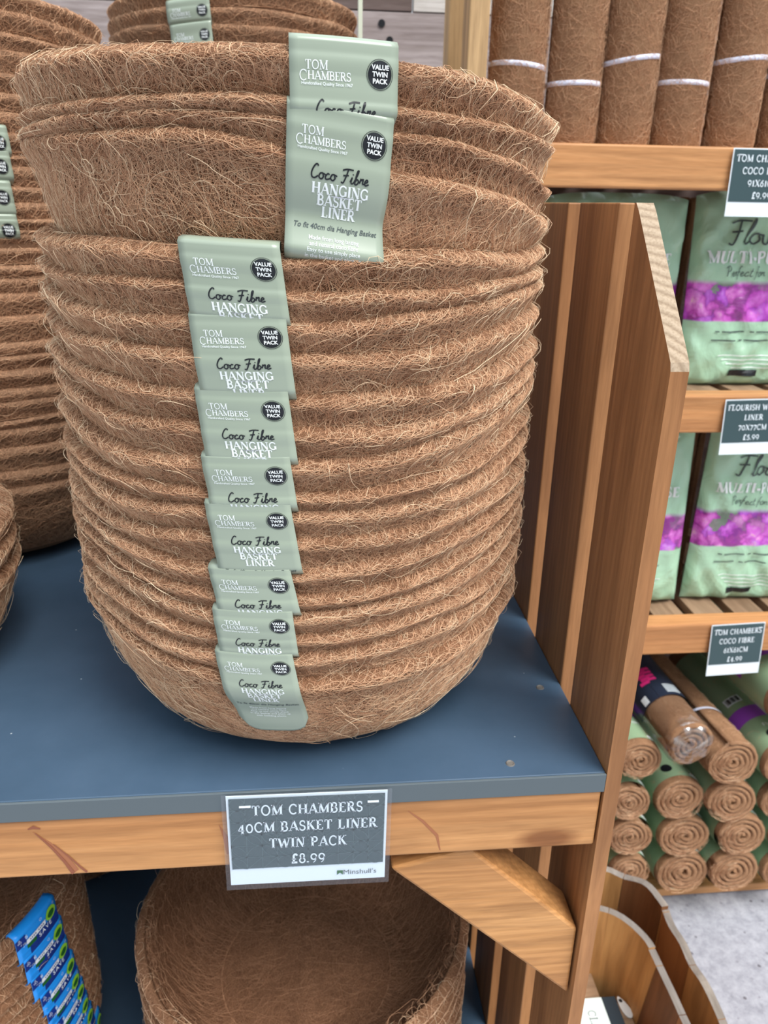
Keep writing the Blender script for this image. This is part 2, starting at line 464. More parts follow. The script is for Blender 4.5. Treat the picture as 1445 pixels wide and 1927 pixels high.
GLY = {
    'A': (.86, [('n', [(.08, 0), (.43, 1)]), ('k', [(.43, 1), (.78, 0)]), ('n', [(.2, .33), (.66, .33)])], [(.08, 0), (.78, 0)]),
    'B': (.74, [('k', [(.17, 0), (.17, 1)]), ('m', [(.17, .97)] + ell(.36, .75, .22, .22, 90, -90) + [(.17, .53)]), ('m', [(.17, .5)] + ell(.38, .27, .26, .245, 90, -90) + [(.17, .03)])], [(.12, 0), (.12, 1)]),
    'C': (.82, [('m', ell(.45, .5, .36, .47, 45, 315, 22)), ('n', [(.72, .70), (.72, .95)])], []),
    'D': (.86, [('k', [(.17, 0), (.17, 1)]), ('m', [(.17, .97)] + ell(.36, .5, .38, .47, 90, -90, 18) + [(.17, .03)])], [(.12, 0), (.12, 1)]),
    'E': (.70, [('k', [(.17, 0), (.17, 1)]), ('n', [(.17, .97), (.6, .97)]), ('n', [(.17, .52), (.48, .52)]), ('n', [(.17, .03), (.62, .03)]), ('n', [(.6, .98), (.6, .78)]), ('n', [(.62, .02), (.62, .24)])], [(.12, 0), (.12, 1)]),
    'F': (.66, [('k', [(.17, 0), (.17, 1)]), ('n', [(.17, .97), (.58, .97)]), ('n', [(.17, .52), (.48, .52)]), ('n', [(.58, .98), (.58, .78)])], [(.17, 0), (.12, 1)]),
    'G': (.88, [('m', ell(.45, .5, .36, .47, 48, 300, 22)), ('k', [(.72, .05), (.72, .42)]), ('n', [(.72, .72), (.72, .95)])], [(.7, .42)]),
    'H': (.90, [('k', [(.17, 0), (.17, 1)]), ('k', [(.73, 0), (.73, 1)]), ('n', [(.17, .5), (.73, .5)])], [(.17, 0), (.17, 1), (.73, 0), (.73, 1)]),
    'I': (.36, [('k', [(.18, 0), (.18, 1)])], [(.18, 0), (.18, 1)]),
    'K': (.84, [('k', [(.17, 0), (.17, 1)]), ('n', [(.17, .42), (.66, 1)]), ('k', [(.35, .6), (.74, 0)])], [(.17, 0), (.17, 1), (.66, 1), (.74, 0)]),
    'L': (.68, [('k', [(.17, 0), (.17, 1)]), ('n', [(.17, .03), (.6, .03)]), ('n', [(.6, .02), (.6, .27)])], [(.12, 0), (.17, 1)]),
    'M': (1.06, [('n', [(.15, 0), (.15, 1)]), ('k', [(.15, 1), (.52, .05)]), ('n', [(.52, .05), (.89, 1)]), ('k', [(.89, 0), (.89, 1)])], [(.15, 0), (.12, 1), (.89, 0), (.92, 1)]),
    'N': (.92, [('n', [(.16, 0), (.16, 1)]), ('k', [(.16, 1), (.76, 0)]), ('n', [(.76, 0), (.76, 1)])], [(.16, 0), (.12, 1), (.76, 1)]),
    'O': (.92, [('m', ell(.46, .5, .37, .47, 0, 360, 28))], []),
    'P': (.72, [('k', [(.17, 0), (.17, 1)]), ('m', [(.17, .97)] + ell(.36, .72, .25, .25, 90, -90) + [(.17, .47)])], [(.17, 0), (.12, 1)]),
    'R': (.80, [('k', [(.17, 0), (.17, 1)]), ('m', [(.17, .97)] + ell(.36, .74, .23, .23, 90, -90) + [(.17, .51)]), ('k', [(.38, .5), (.70, 0)])], [(.17, 0), (.12, 1), (.72, 0)]),
    'S': (.64, [('m', ell(.33, .74, .22, .23, 40, 270, 14)[:-1] + ell(.32, .26, .24, .24, 90, -140, 14)), ('n', [(.53, .72), (.53, .96)]), ('n', [(.09, .04), (.09, .28)])], []),
    'T': (.78, [('k', [(.39, 0), (.39, 1)]), ('n', [(.06, .97), (.72, .97)]), ('n', [(.07, .98), (.07, .76)]), ('n', [(.71, .98), (.71, .76)])], [(.39, 0)]),
    'U': (.86, [('k', [(.17, 1), (.17, .32)] + ell(.43, .30, .26, .27, 180, 270, 8)), ('n', ell(.43, .30, .26, .27, 270, 360, 8) + [(.69, 1)])], [(.17, 1), (.69, 1)]),
    'V': (.82, [('k', [(.08, 1), (.41, 0)]), ('n', [(.41, 0), (.74, 1)])], [(.08, 1), (.74, 1)]),
    'W': (1.16, [('k', [(.08, 1), (.36, 0)]), ('n', [(.36, 0), (.58, .9)]), ('k', [(.58, .9), (.82, 0)]), ('n', [(.82, 0), (1.08, 1)])], [(.08, 1), (1.08, 1)]),
    'X': (.82, [('k', [(.1, 1), (.72, 0)]), ('n', [(.1, 0), (.72, 1)])], [(.1, 0), (.1, 1), (.72, 0), (.72, 1)]),
    '0': (.72, [('m', ell(.36, .42, .27, .40, 0, 360, 24))], []),
    '1': (.46, [('k', [(.24, 0), (.24, .86)]), ('n', [(.24, .86), (.08, .74)])], [(.24, 0)]),
    '2': (.64, [('m', ell(.32, .60, .22, .22, 170, -30, 12) + [(.10, .03)]), ('k', [(.08, .05), (.58, .05)])], []),
    '4': (.70, [('k', [(.46, -.12), (.46, .85)]), ('n', [(.46, .85), (.08, .22)]), ('n', [(.06, .22), (.64, .22)])], [(.46, -.12)]),
    '5': (.62, [('k', [(.16, .82), (.54, .82)]), ('n', [(.16, .82), (.14, .46)]), ('m', ell(.30, .26, .24, .27, 120, -150, 14))], []),
    '6': (.66, [('m', ell(.33, .28, .24, .27, 0, 360, 20)), ('m', [(.52, .94), (.22, .66), (.09, .30)])], []),
    '7': (.62, [('k', [(.06, .80), (.58, .80)]), ('m', [(.58, .80), (.22, -.08)])], []),
    '8': (.66, [('m', ell(.33, .72, .19, .22, 0, 360, 20)), ('m', ell(.33, .25, .25, .25, 0, 360, 20))], []),
    '9': (.70, [('m', ell(.34, .58, .26, .29, 0, 360, 20)), ('n', ell(.10, .58, .50, .66, 0, -68, 10))], []),
    '£': (.70, [('k', [(.28, .08), (.28, .62)] + ell(.44, .68, .17, .24, 180, 20, 10)), ('n', [(.10, .42), (.50, .42)]), ('k', [(.08, .05), (.62, .05)])], []),
    '.': (.30, [('k', [(.13, .0), (.13, .13)])], []),
    '-': (.44, [('k', [(.06, .38), (.38, .38)])], []),
    ' ': (.40, [], []),
}


def stroke(pts, w):
    """ribbon of width w along a 2-D polyline"""
    p = np.array(pts, float)
    if len(p) < 2: return [], []
    seg = np.linalg.norm(np.diff(p, axis=0), axis=1)
    out = [p[0]]
    for i, q in enumerate(seg):
        k = max(1, int(math.ceil(q / 0.17))) if q > 0.2 and q < 3 else 1
        out += [p[i] + (p[i + 1] - p[i]) * j / k for j in range(1, k + 1)]
    p = np.array(out)
    d = np.gradient(p, axis=0)
    d /= np.maximum(np.linalg.norm(d, axis=1, keepdims=True), 1e-9)
    n = np.c_[-d[:, 1], d[:, 0]] * (w / 2)
    V = np.empty((2 * len(p), 2))
    V[0::2] = p + n
    V[1::2] = p - n
    F = [(2 * i, 2 * i + 1, 2 * i + 3, 2 * i + 2) for i in range(len(p) - 1)]
    return V.tolist(), F


def serif_text(body, h, wt=1.0, track=0.06):
    V, F = [], []
    x = 0.0
    kw, nw = 0.19 * wt, 0.075 * wt
    ww = {'k': kw, 'n': nw, 'm': 0.5 * (kw + nw)}

    def add(vf):
        b = len(V)
        V.extend([(q[0] + x, q[1]) for q in vf[0]])
        F.extend([tuple(i + b for i in f) for f in vf[1]])
    for ch in body:
        adv, st, sf = GLY[ch]
        for k, pts in st:
            add(stroke(pts, ww[k]))
        for sx, sy in sf:
            yy = sy + (0.03 if sy < .5 else -0.03)
            add(stroke([(sx - .14, yy), (sx + .14, yy)], 0.07))
        x += adv + track
    w = x - track
    return [((a - w / 2) * h, (b - 0.5) * h) for a, b in V], F


SCR = {
    'C': (.62, [[(.62, .85), (.5, .98), (.3, .8), (.12, .4), (.15, .08), (.35, .02), (.6, .2)]]),
    'F': (.70, [[(.15, .82), (.5, .93), (.98, .92)], [(.58, .92), (.43, .45), (.22, -.02), (.05, .02)], [(.2, .46), (.62, .52)]]),
    'o': (.46, [[(.35, .42), (.15, .38), (.05, .15), (.2, .0), (.38, .15), (.35, .38), (.55, .32)]]),
    'c': (.42, [[(.38, .36), (.25, .42), (.08, .2), (.15, .02), (.45, .12)]]),
    'l': (.34, [[(.06, .05), (.38, .7), (.48, 1.0), (.36, .85), (.12, .12), (.2, 0), (.4, .1)]]),
    'i': (.32, [[(.05, .1), (.2, .42), (.12, .1), (.2, 0), (.38, .12)], [(.25, .6), (.28, .66)]]),
    'b': (.44, [[(.02, .1), (.3, .7), (.36, .95), (.24, .8), (.1, .05), (.25, 0), (.38, .2), (.25, .35), (.14, .2)]]),
    'r': (.36, [[(.02, .1), (.12, .44), (.12, .32), (.3, .42), (.26, .12), (.4, .1)]]),
    'e': (.38, [[(.05, .15), (.3, .3), (.22, .42), (.08, .25), (.12, .02), (.4, .12)]]),
    'u': (.48, [[(.05, .4), (.04, .08), (.2, .02), (.36, .4), (.34, .08), (.5, .1)]]),
    's': (.36, [[(.02, .1), (.24, .44), (.3, .15), (.15, 0), (.4, .1)]]),
    'h': (.44, [[(.02, .1), (.3, .7), (.34, .95), (.22, .8), (.06, 0), (.2, .38), (.34, .35), (.28, .08), (.45, .1)]]),
    'p': (.44, [[(.1, .4), (-.08, -.35)], [(.08, .3), (.3, .42), (.36, .2), (.2, .0), (.06, .12)]]),
    'f': (.34, [[(.42, .9), (.3, .95), (.14, .3), (-.04, -.3)], [(.05, .4), (.34, .42)]]),
    't': (.30, [[(.28, .8), (.12, .15), (.2, 0), (.36, .1)], [(.08, .5), (.36, .54)]]),
    'a': (.46, [[(.35, .4), (.12, .36), (.06, .1), (.2, .02), (.36, .38), (.32, .08), (.48, .1)]]),
    'P': (.6, [[(.3, .9), (.12, .0)], [(.1, .8), (.4, 1.0), (.6, .75), (.4, .5), (.2, .5)]]),
    ' ': (.34, []),
}


def catmull(p, k=5):
    if len(p) < 3: return p
    q = [p[0]] + list(p) + [p[-1]]
    out = []
    for i in range(1, len(q) - 2):
        a, b, c, d = [np.array(v, float) for v in q[i - 1:i + 3]]
        for t in np.linspace(0, 1, k, endpoint=False):
            out.append(tuple(0.5 * (2 * b + (c - a) * t + (2 * a - 5 * b + 4 * c - d) * t * t + (3 * b - a - 3 * c + d) * t ** 3)))
    out.append(tuple(p[-1]))
    return out


def script_text(body, h, wt=0.085):
    V, F = [], []
    x = 0.0
    for ch in body:
        adv, st = SCR[ch]
        for pts in st:
            v, f = stroke([(a + x, b) for a, b in catmull(pts)], wt)
            b0 = len(V)
            V.extend(v)
            F.extend([tuple(i + b0 for i in q) for q in f])
        x += adv
    return [((a - x / 2) * h, (b - 0.4) * h) for a, b in V], F


_sans = {}


def sans_text(body, size, bold=0.0, shear=0.0, track=1.0):
    key = (body, round(size, 5), bold, shear, track)
    if key not in _sans:
        cu = bpy.data.curves.new('text', 'FONT')
        cu.body = body
        cu.size = size
        cu.offset = bold * size
        cu.shear = shear
        cu.space_character = track
        cu.align_x = 'CENTER'
        cu.align_y = 'CENTER'
        cu.resolution_u = 3
        cu.fill_mode = 'FRONT'
        o = bpy.data.objects.new('text', cu)
        COL.objects.link(o)
        dg = bpy.context.evaluated_depsgraph_get()
        me = bpy.data.meshes.new_from_object(o.evaluated_get(dg))
        _sans[key] = ([(v.co.x, v.co.y) for v in me.vertices], [tuple(p.vertices) for p in me.polygons])
        bpy.data.objects.remove(o)
        bpy.data.curves.remove(cu)
        bpy.data.meshes.remove(me)
    return _sans[key]


def disc2(r, n=32, sy=1.0):
    V = [(0, 0)] + [(q * r * math.cos(2 * PI * i / n), q * sy * r * math.sin(2 * PI * i / n)) for q in (.25, .5, .75, 1) for i in range(n)]
    F = [(0, i + 1, (i + 1) % n + 1) for i in range(n)]
    F += [(1 + k * n + i, 1 + k * n + n + i, 1 + k * n + n + (i + 1) % n, 1 + k * n + (i + 1) % n) for k in range(3) for i in range(n)]
    return V, F


def ring2(r, w, n=36, sy=1.0):
    return stroke([(r * math.cos(2 * PI * i / n), sy * r * math.sin(2 * PI * i / n)) for i in range(n + 1)], w)


def rect2(w, h): return [(-w / 2, -h / 2), (w / 2, -h / 2), (w / 2, h / 2), (-w / 2, h / 2)], [(0, 1, 2, 3)]


def rect_grid(w, h, nx, ny):
    V = [(-w / 2 + w * i / nx, -h / 2 + h * j / ny) for j in range(ny + 1) for i in range(nx + 1)]
    F = [(j * (nx + 1) + i, j * (nx + 1) + i + 1, (j + 1) * (nx + 1) + i + 1, (j + 1) * (nx + 1) + i) for j in range(ny) for i in range(nx)]
    return V, F


def place(items):
    """items: list of (shape, dx, dy) -> one vertex/face list"""
    V, F = [], []
    for (v, f), dx, dy in items:
        b = len(V)
        V.extend([(a + dx, c + dy) for a, c in v])
        F.extend([tuple(i + b for i in q) for q in f])
    return V, F


def decal(name, shape, mapping, mat, parent, cut=None):
    """flat shape laid on a surface: mapping(x, y) -> 3-D point in the parent's space"""
    V, F = shape
    if cut is not None:
        F = [f for f in F if all(V[i][1] > cut for i in f)]
    if not F: return None
    used = sorted({i for f in F for i in f})
    mp = {i: k for k, i in enumerate(used)}
    P = [mapping(*V[i]) for i in used]
    o = mesh_obj(name, P, [[mp[i] for i in f] for f in F], mat, parent, smooth=False)
    return o


# ------------------------------------------------------------------ coir bowls
class Bowl:
    def __init__(s, c, R, zr, zb, rb=None, seed=0, amp=1.0, thick=0.005, bulge=0.0062, gap=0.03):
        s.bulge = bulge
        s.s0 = min(0.0075, gap * 0.36)
        s.sg = min(0.0100, max(0.0032, gap * 0.34))
        s.c, s.R, s.zb, s.thick = np.array(c, float), R, zb, thick
        s.rb = rb if rb else R * 0.60
        s.zr = zr                      # 360 samples of rim height, 1 degree each
        g = np.random.default_rng(seed)
        s.fr = g.integers(2, 17, 9)
        s.ph = g.uniform(0, 2 * PI, 9)
        s.ks = g.uniform(-120, 120, 9)
        s.am = amp * g.uniform(0.0001, 0.0006, 9) * (8.0 / (s.fr + 4))

    def rim(s, th):
        d = np.degrees(th) % 360
        i = np.floor(d).astype(int) % 360
        f = d - np.floor(d)
        return s.zr[i] * (1 - f) + s.zr[(i + 1) % 360] * f

    def outer(s, th, sd):
        """th, sd = depth below the rim -> r, z"""
        zr = s.rim(th)
        z = zr - np.maximum(sd, 0)
        u = np.clip((z - s.zb) / (zr - s.zb), 0, 1)
        r = s.rb + (s.R - 0.001 - s.rb) * np.sqrt(np.maximum(1 - (1 - 0.88 * u) ** 2, 0)) / 0.9928
        r = r + s.bulge * np.exp(-((sd - s.s0) / np.where(sd < s.s0, s.s0 * 0.9, s.sg)) ** 2) - 0.0055 * np.clip(1 - sd / (s.s0 * 0.75), 0, 1) ** 2
        l = 0
        for k in range(9):
            l = l + s.am[k] * np.sin(s.fr[k] * th + s.ph[k] + s.ks[k] * sd)
        return r + l * np.clip(u * 3, 0, 1), z

    def xyz(s, th, r, z, local=True):
        x, y = r * np.cos(th), r * np.sin(th)
        if not local: x, y = x + s.c[0], y + s.c[1]
        else: z = z - s.zb
        return np.stack([x, y, z], -1)

    def shell(s, nth=168):
        th = np.linspace(0, 2 * PI, nth, endpoint=False)
        Hm = float(np.min(s.zr) - s.zb)
        f = np.array([0, .0008, .0018, .003, .0045, .006, .0078, .010, .0125, .016, .020, .026, .033, .042, .055, .07, .085, .1, .2])
        f = np.concatenate([f[f < Hm * 0.75], np.linspace(Hm * 0.78, Hm * 0.985, 5)])
        V = []
        for sd in f:
            # depth scaled so the lowest ring meets the foot all the way round
            k = (s.rim(th) - s.zb) / Hm
            w = (sd / (Hm * 0.985)) ** 2
            r, z = s.outer(th, sd * (1 - w + w * k))
            V.append(s.xyz(th, r, z))
        rb0 = s.rb
        V.append(s.xyz(th, np.full(nth, rb0 * 0.96), np.full(nth, s.zb + 0.0006)))
        V.append(s.xyz(th, np.full(nth, rb0 * 0.5), np.full(nth, s.zb)))
        no = len(V)
        # inner face
        for sd in f[1:]:
            k = (s.rim(th) - s.zb) / Hm
            w = (sd / (Hm * 0.985)) ** 2
            r, z = s.outer(th, sd * (1 - w + w * k))
            t = s.thick + 0.006 * math.exp(-((sd - 0.006) / 0.006) ** 2)
            if sd < 0.0025: t = 0.005
            V.append(s.xyz(th, r - t, np.maximum(z, s.zb + s.thick * 0.9)))
        V.append(s.xyz(th, np.full(nth, rb0 * 0.5), np.full(nth, s.zb + s.thick)))
        nr = len(V)
        P = np.concatenate(V)
        ca, cb = len(P), len(P) + 1
        P = np.concatenate([P, [[0, 0, 0.0], [0, 0, s.thick]]])
        F = []
        idx = np.arange(nth)
        nx = (idx + 1) % nth
        def strip(a, b, flip=False):
            q = np.c_[a * nth + idx, a * nth + nx, b * nth + nx, b * nth + idx]
            return q[:, ::-1] if not flip else q
        for i in range(no - 1): F.append(strip(i, i + 1))
        F.append(strip(0, no, True))
        for i in range(no, nr - 1): F.append(strip(i, i + 1, True))
        Q = np.concatenate(F)
        T = [np.c_[(no - 1) * nth + nx, (no - 1) * nth + idx, np.full(nth, ca)], np.c_[(nr - 1) * nth + idx, (nr - 1) * nth + nx, np.full(nth, cb)]]
        return P, Q, np.concatenate(T)

    def fibres(s, n, th_rng, band, width=0.00031, m=9, inner=False, length=(0.014, 0.060), stray=0.02, avoid=None, soft=False, dark=False):
        g = np.random.default_rng(int(abs(s.ph[0]) * 1e5))
        th = g.uniform(th_rng[0], th_rng[1], n)
        bd = band(th) if callable(band) else np.full(n, band)
        sd = g.uniform(-0.002, 1, n) * (bd + 0.004)
        near = np.exp(-np.maximum(sd, 0) / 0.010)
        ph = g.uniform(0, PI, n)
        comb = g.normal(1.15, 0.45, n) * np.where(g.random(n) < 0.75, 1, -1)
        pick = g.random(n) < 0.25 + 0.5 * near
        flat = g.normal(0, 0.45, n)
        ph = np.where(pick, comb, np.where(g.random(n) < 0.45, flat, ph))
        ln = g.uniform(*length, n) * np.where(g.random(n) < 0.12, 1.8, 1.0)
        kap = g.normal(0, 0.42, n)
        hmax = g.uniform(0.0003, 0.0016, n)
        hmax = hmax * (1 - 0.65 * near)
        st = g.random(n) < stray
        hmax = np.where(st, g.uniform(0.002, 0.006, n), hmax)
        if avoid is not None:
            tw = (th + PI) % (2 * PI) - PI
            hmax = np.where((tw > avoid[0] - 0.12) & (tw < avoid[1] + 0.12), np.minimum(hmax, 0.00025), hmax)
        tone = np.clip(g.beta(2.2, 2.0, n) + 0.12 * hmax / 0.0016 - 0.05, 0, 1)
        tone = np.where(st, np.clip(tone + 0.2, 0, 1), tone)
        if dark: tone = tone * 0.45  # inner fibres darkened: shade of the bowl interior put into their colour
        if soft: tone = 0.30 + 0.42 * tone
        wd = width * g.uniform(0.65, 1.35, n) * np.where(g.random(n) < 0.05, 1.7, 1)
        pts = np.zeros((n, m, 3))
        step = ln / (m - 1)
        a = ph - kap * (m - 1) / 2
        for i in range(m):
            t = i / (m - 1)
            dd = np.minimum(sd, bd + 0.004)
            r, z = s.outer(th, np.maximum(dd, 0))
            over = np.maximum(-dd, 0)
            if inner: r = r - s.thick - 0.001
            h = 0.0002 + hmax * math.sin(PI * (0.15 + 0.7 * t))
            h = h * (-1 if inner else 1)
            r = r + h - np.minimum(over, 0.010)
            z = z + np.where(over > 0, np.minimum(abs(h), 0.002), 0)
            if inner: z = np.maximum(z, s.zb + s.thick)
            pts[:, i] = s.xyz(th, r, z)
            th = th + np.cos(a) * step / s.R
            sd = sd + np.sin(a) * step
            a = a + kap + g.normal(0, 0.12, n)
        nrm = pts.copy()
        nrm[:, :, 2] = 0
        nrm /= np.maximum(np.linalg.norm(nrm, axis=2, keepdims=True), 1e-9)
        return tubes(pts, nrm, wd, tone)


def tubes(pts, nrm, wd, tone):
    n, m, _ = pts.shape
    T = np.gradient(pts, axis=1)
    T /= np.maximum(np.linalg.norm(T, axis=2, keepdims=True), 1e-9)
    B = np.cross(T, nrm)
    B /= np.maximum(np.linalg.norm(B, axis=2, keepdims=True), 1e-9)
    Nn = np.cross(B, T)
    w = (wd[:, None] * np.linspace(1, 0.75, m)[None, :])[:, :, None] * 0.5
    V = np.stack([pts + w * Nn, pts + w * (-0.5 * Nn + 0.866 * B), pts + w * (-0.5 * Nn - 0.866 * B)], 2)
    base = (np.arange(n) * m * 3)[:, None, None] + (np.arange(m - 1) * 3)[None, :, None]
    q = []
    for k in range(3):
        k2 = (k + 1) % 3
        q.append(np.stack([base + k, base + k2, base + 3 + k2, base + 3 + k], -1)[:, :, 0])
    Q = np.stack(q, 2).reshape(-1, 4)
    return V.reshape(-1, 3), Q, np.repeat(tone, m * 3)


def floor_fibres(b, n, m=9):
    g = np.random.default_rng(77)
    rr = (b.rb + 0.03) * np.sqrt(g.random(n))
    t = g.uniform(0, 2 * PI, n)
    x, y = rr * np.cos(t), rr * np.sin(t)
    a, kp = g.uniform(0, 2 * PI, n), g.normal(0, 0.35, n)
    ln, hh = g.uniform(0.02, 0.07, n), g.uniform(0.0003, 0.0016, n)
    P = np.zeros((n, m, 3))
    for i in range(m):
        q = np.hypot(x, y)
        z = b.thick + hh * math.sin(PI * (0.15 + 0.7 * i / (m - 1))) + 0.9 * np.maximum(q - b.rb * 0.9, 0) ** 2 / 0.05
        P[:, i] = np.stack([x, y, z], 1)
        x, y, a = x + np.cos(a) * ln / (m - 1), y + np.sin(a) * ln / (m - 1), a + kp
    nr = np.zeros_like(P)
    nr[:, :, 2] = 1
    return tubes(P, nr, np.full(n, 0.00034), 0.5 * np.clip(g.beta(2, 2.6, n), 0, 1))  # floor tone halved, painting in the shade inside the bowl


def big_mesh(name, P, Q, T, mats, fib=None):
    """quads + tris + optional list of fibre tubes (second material)"""
    me = bpy.data.meshes.new(name)
    tone = [np.full(len(P), 0.4)]
    Vs, Qs, off = [P], [Q], len(P)
    nq0 = len(Q)
    for fv, fq, ft in (fib or []):
        Vs.append(fv)
        Qs.append(fq + off)
        tone.append(ft)
        off += len(fv)
    V = np.concatenate(Vs)
    Qa = np.concatenate(Qs)
    nt_ = len(T)
    loops = np.concatenate([Qa.ravel(), T.ravel()]) if nt_ else Qa.ravel()
    starts = np.concatenate([np.arange(len(Qa)) * 4, len(Qa) * 4 + np.arange(nt_) * 3])
    mi = np.zeros(len(Qa) + nt_, np.int32)
    mi[nq0:len(Qa)] = 1
    me.vertices.add(len(V))
    me.vertices.foreach_set('co', V.astype(np.float32).ravel())
    me.loops.add(len(loops))
    me.loops.foreach_set('vertex_index', loops.astype(np.int32))
    me.polygons.add(len(starts))
    me.polygons.foreach_set('loop_start', starts.astype(np.int32))
    me.polygons.foreach_set('material_index', mi)
    me.polygons.foreach_set('use_smooth', np.ones(len(starts), bool))
    at = me.attributes.new('tone', 'FLOAT', 'POINT')
    at.data.foreach_set('value', np.concatenate(tone).astype(np.float32))
    for m in mats: me.materials.append(m)
    me.update(calc_edges=True)
    me.validate()
    return me


def bowl_obj(b, name, label, group=None, nfib=0, th_rng=(-PI, 0), band=0.03, cat='basket liner', inner=0, **kw):
    P, Q, T = b.shell(kw.pop('nth', 168))
    fb = []
    if nfib: fb.append(b.fibres(nfib, th_rng, band, **kw))
    if inner:
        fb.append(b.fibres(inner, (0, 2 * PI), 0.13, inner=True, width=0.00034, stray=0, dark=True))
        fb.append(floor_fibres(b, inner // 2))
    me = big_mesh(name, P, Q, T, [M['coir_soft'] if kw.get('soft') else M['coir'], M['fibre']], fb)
    o = bpy.data.objects.new(name, me)
    o.location = (b.c[0], b.c[1], b.zb)
    COL.objects.link(o)
    return tag(o, label, cat, group)


def rim_curve(c, R, pts):
    """rim pixels -> 360 rim heights (front half from the photo, back half closed smoothly)"""
    tz = sorted(on_cyl(x, y, c, R) for x, y in pts)
    tz = [((t if t < PI / 2 else t - 2 * PI), z) for t, z in tz]
    tz.sort()
    th = np.array([t for t, _ in tz])
    z = np.array([v for _, v in tz])
    th2 = np.concatenate([th, [th[0] + 2 * PI]])
    z2 = np.concatenate([z, [z[0]]])
    q = np.radians(np.arange(360))
    q = np.where(q > th2[-1], q - 2 * PI, q)
    q = np.where(q < th2[0], q + 2 * PI, q)
    v = np.interp(q, th2, z2)
    k = np.exp(-0.5 * (np.arange(-9, 10) / 3.5) ** 2)
    k /= k.sum()
    return np.convolve(np.concatenate([v[-9:], v, v[:9]]), k, 'valid')


def level_rim(z, seed, amp=0.003, tilt=0.0, az=0.0):
    g = np.random.default_rng(seed)
    t = np.radians(np.arange(360))
    v = np.full(360, z) + tilt * np.cos(t - az)
    for f in (1, 2, 3, 4, 6, 9):
        v += amp / (f ** 0.6) * g.normal(0, 0.5) * np.cos(f * t + g.uniform(0, 6.28))
    return v


# ------------------------------------------------------------------ labels on the liners
class Wrap:
    """sheet lying on a stack: x across (m), y up (m, 0 at the fold) -> world"""
    def __init__(s, c, tl, tr, tilt, env, length, tuck, R, lift=0.0):
        s.c, s.R = c, R
        s.t0, s.zl, s.t1, s.zr_ = tl[0], tl[1], tr[0], tr[1]
        s.w = (s.t1 - s.t0) * R
        s.tilt, s.len, s.tuck = tilt, length, tuck
        tm = (s.t0 + s.t1) / 2
        zm = (s.zl + s.zr_) / 2
        v = np.linspace(-0.004, length + 0.004, 90)
        r = np.array([env(tm, zm - k) for k in v])
        hw_ = int(0.013 / (v[1] - v[0]))
        pk = np.array([r[max(0, i - hw_):i + hw_ + 1].max() for i in range(90)])
        if not tuck: pk = np.maximum(r, pk - np.clip((v - 0.03) / 0.03, 0, 1) * 0.006)
        sm = np.convolve(np.pad(pk, 9, mode='edge'), np.ones(19) / 19, 'valid')
        s.v, s.r = v, sm * 0.85 + np.maximum(sm - 0.004, r) * 0.15 + 0.0024 + lift
        if tuck:
            e = np.clip((v - (length - 0.012)) / 0.012, 0, 1)
            s.r = s.r - 0.014 * e * e

    def __call__(s, x, y, h=0.0):
        f = x / s.w + 0.5
        z0 = s.zl + (s.zr_ - s.zl) * f
        v = -y
        th = s.t0 + (s.t1 - s.t0) * f + s.tilt * v
        r = np.interp(v, s.v, s.r) + h
        return np.array([s.c[0] + r * math.cos(th), s.c[1] + r * math.sin(th), z0 - v])


def make_sheet(name, wr, mat, parent, round_end=0.0, nu=12, nv=48, flap=0.012):
    """front sheet + folded flap over the rim, 0.5 mm card"""
    off = np.array(parent.location)
    rows = []
    w = wr.w
    for j in range(5):                       # flap at the back, inside the rim
        k = j / 4
        row = []
        for i in range(nu + 1):
            x = -w / 2 + w * i / nu
            p = wr(x, 0)
            d = np.array([p[0] - wr.c[0], p[1] - wr.c[1], 0])
            d /= np.linalg.norm(d)
            a = PI * k
            # over the fold: from inside (k=0) to outside (k=1)
            row.append(p - d * 0.0075 * (1 + math.cos(a)) + np.array([0, 0, 0.0035 * math.sin(a) - (flap if j == 0 else 0)]))
        rows.append(row)
    for j in range(1, nv + 1):
        row = []
        for i in range(nu + 1):
            x = -w / 2 + w * i / nu
            Lx = wr.len
            if round_end:
                e = max(0.0, abs(x) - (w / 2 - round_end))
                Lx -= round_end - math.sqrt(max(round_end ** 2 - e ** 2, 0))
            row.append(wr(x, -Lx * j / nv))
        rows.append(row)
    V = [q - off for r in rows for q in r]
    n = nu + 1
    F = [(j * n + i, (j + 1) * n + i, (j + 1) * n + i + 1, j * n + i + 1) for j in range(len(rows) - 1) for i in range(nu)]
    o = mesh_obj(name, V, F, mat, parent)
    md = o.modifiers.new('card', 'SOLIDIFY')
    md.thickness = 0.0004
    md.offset = -1
    return o


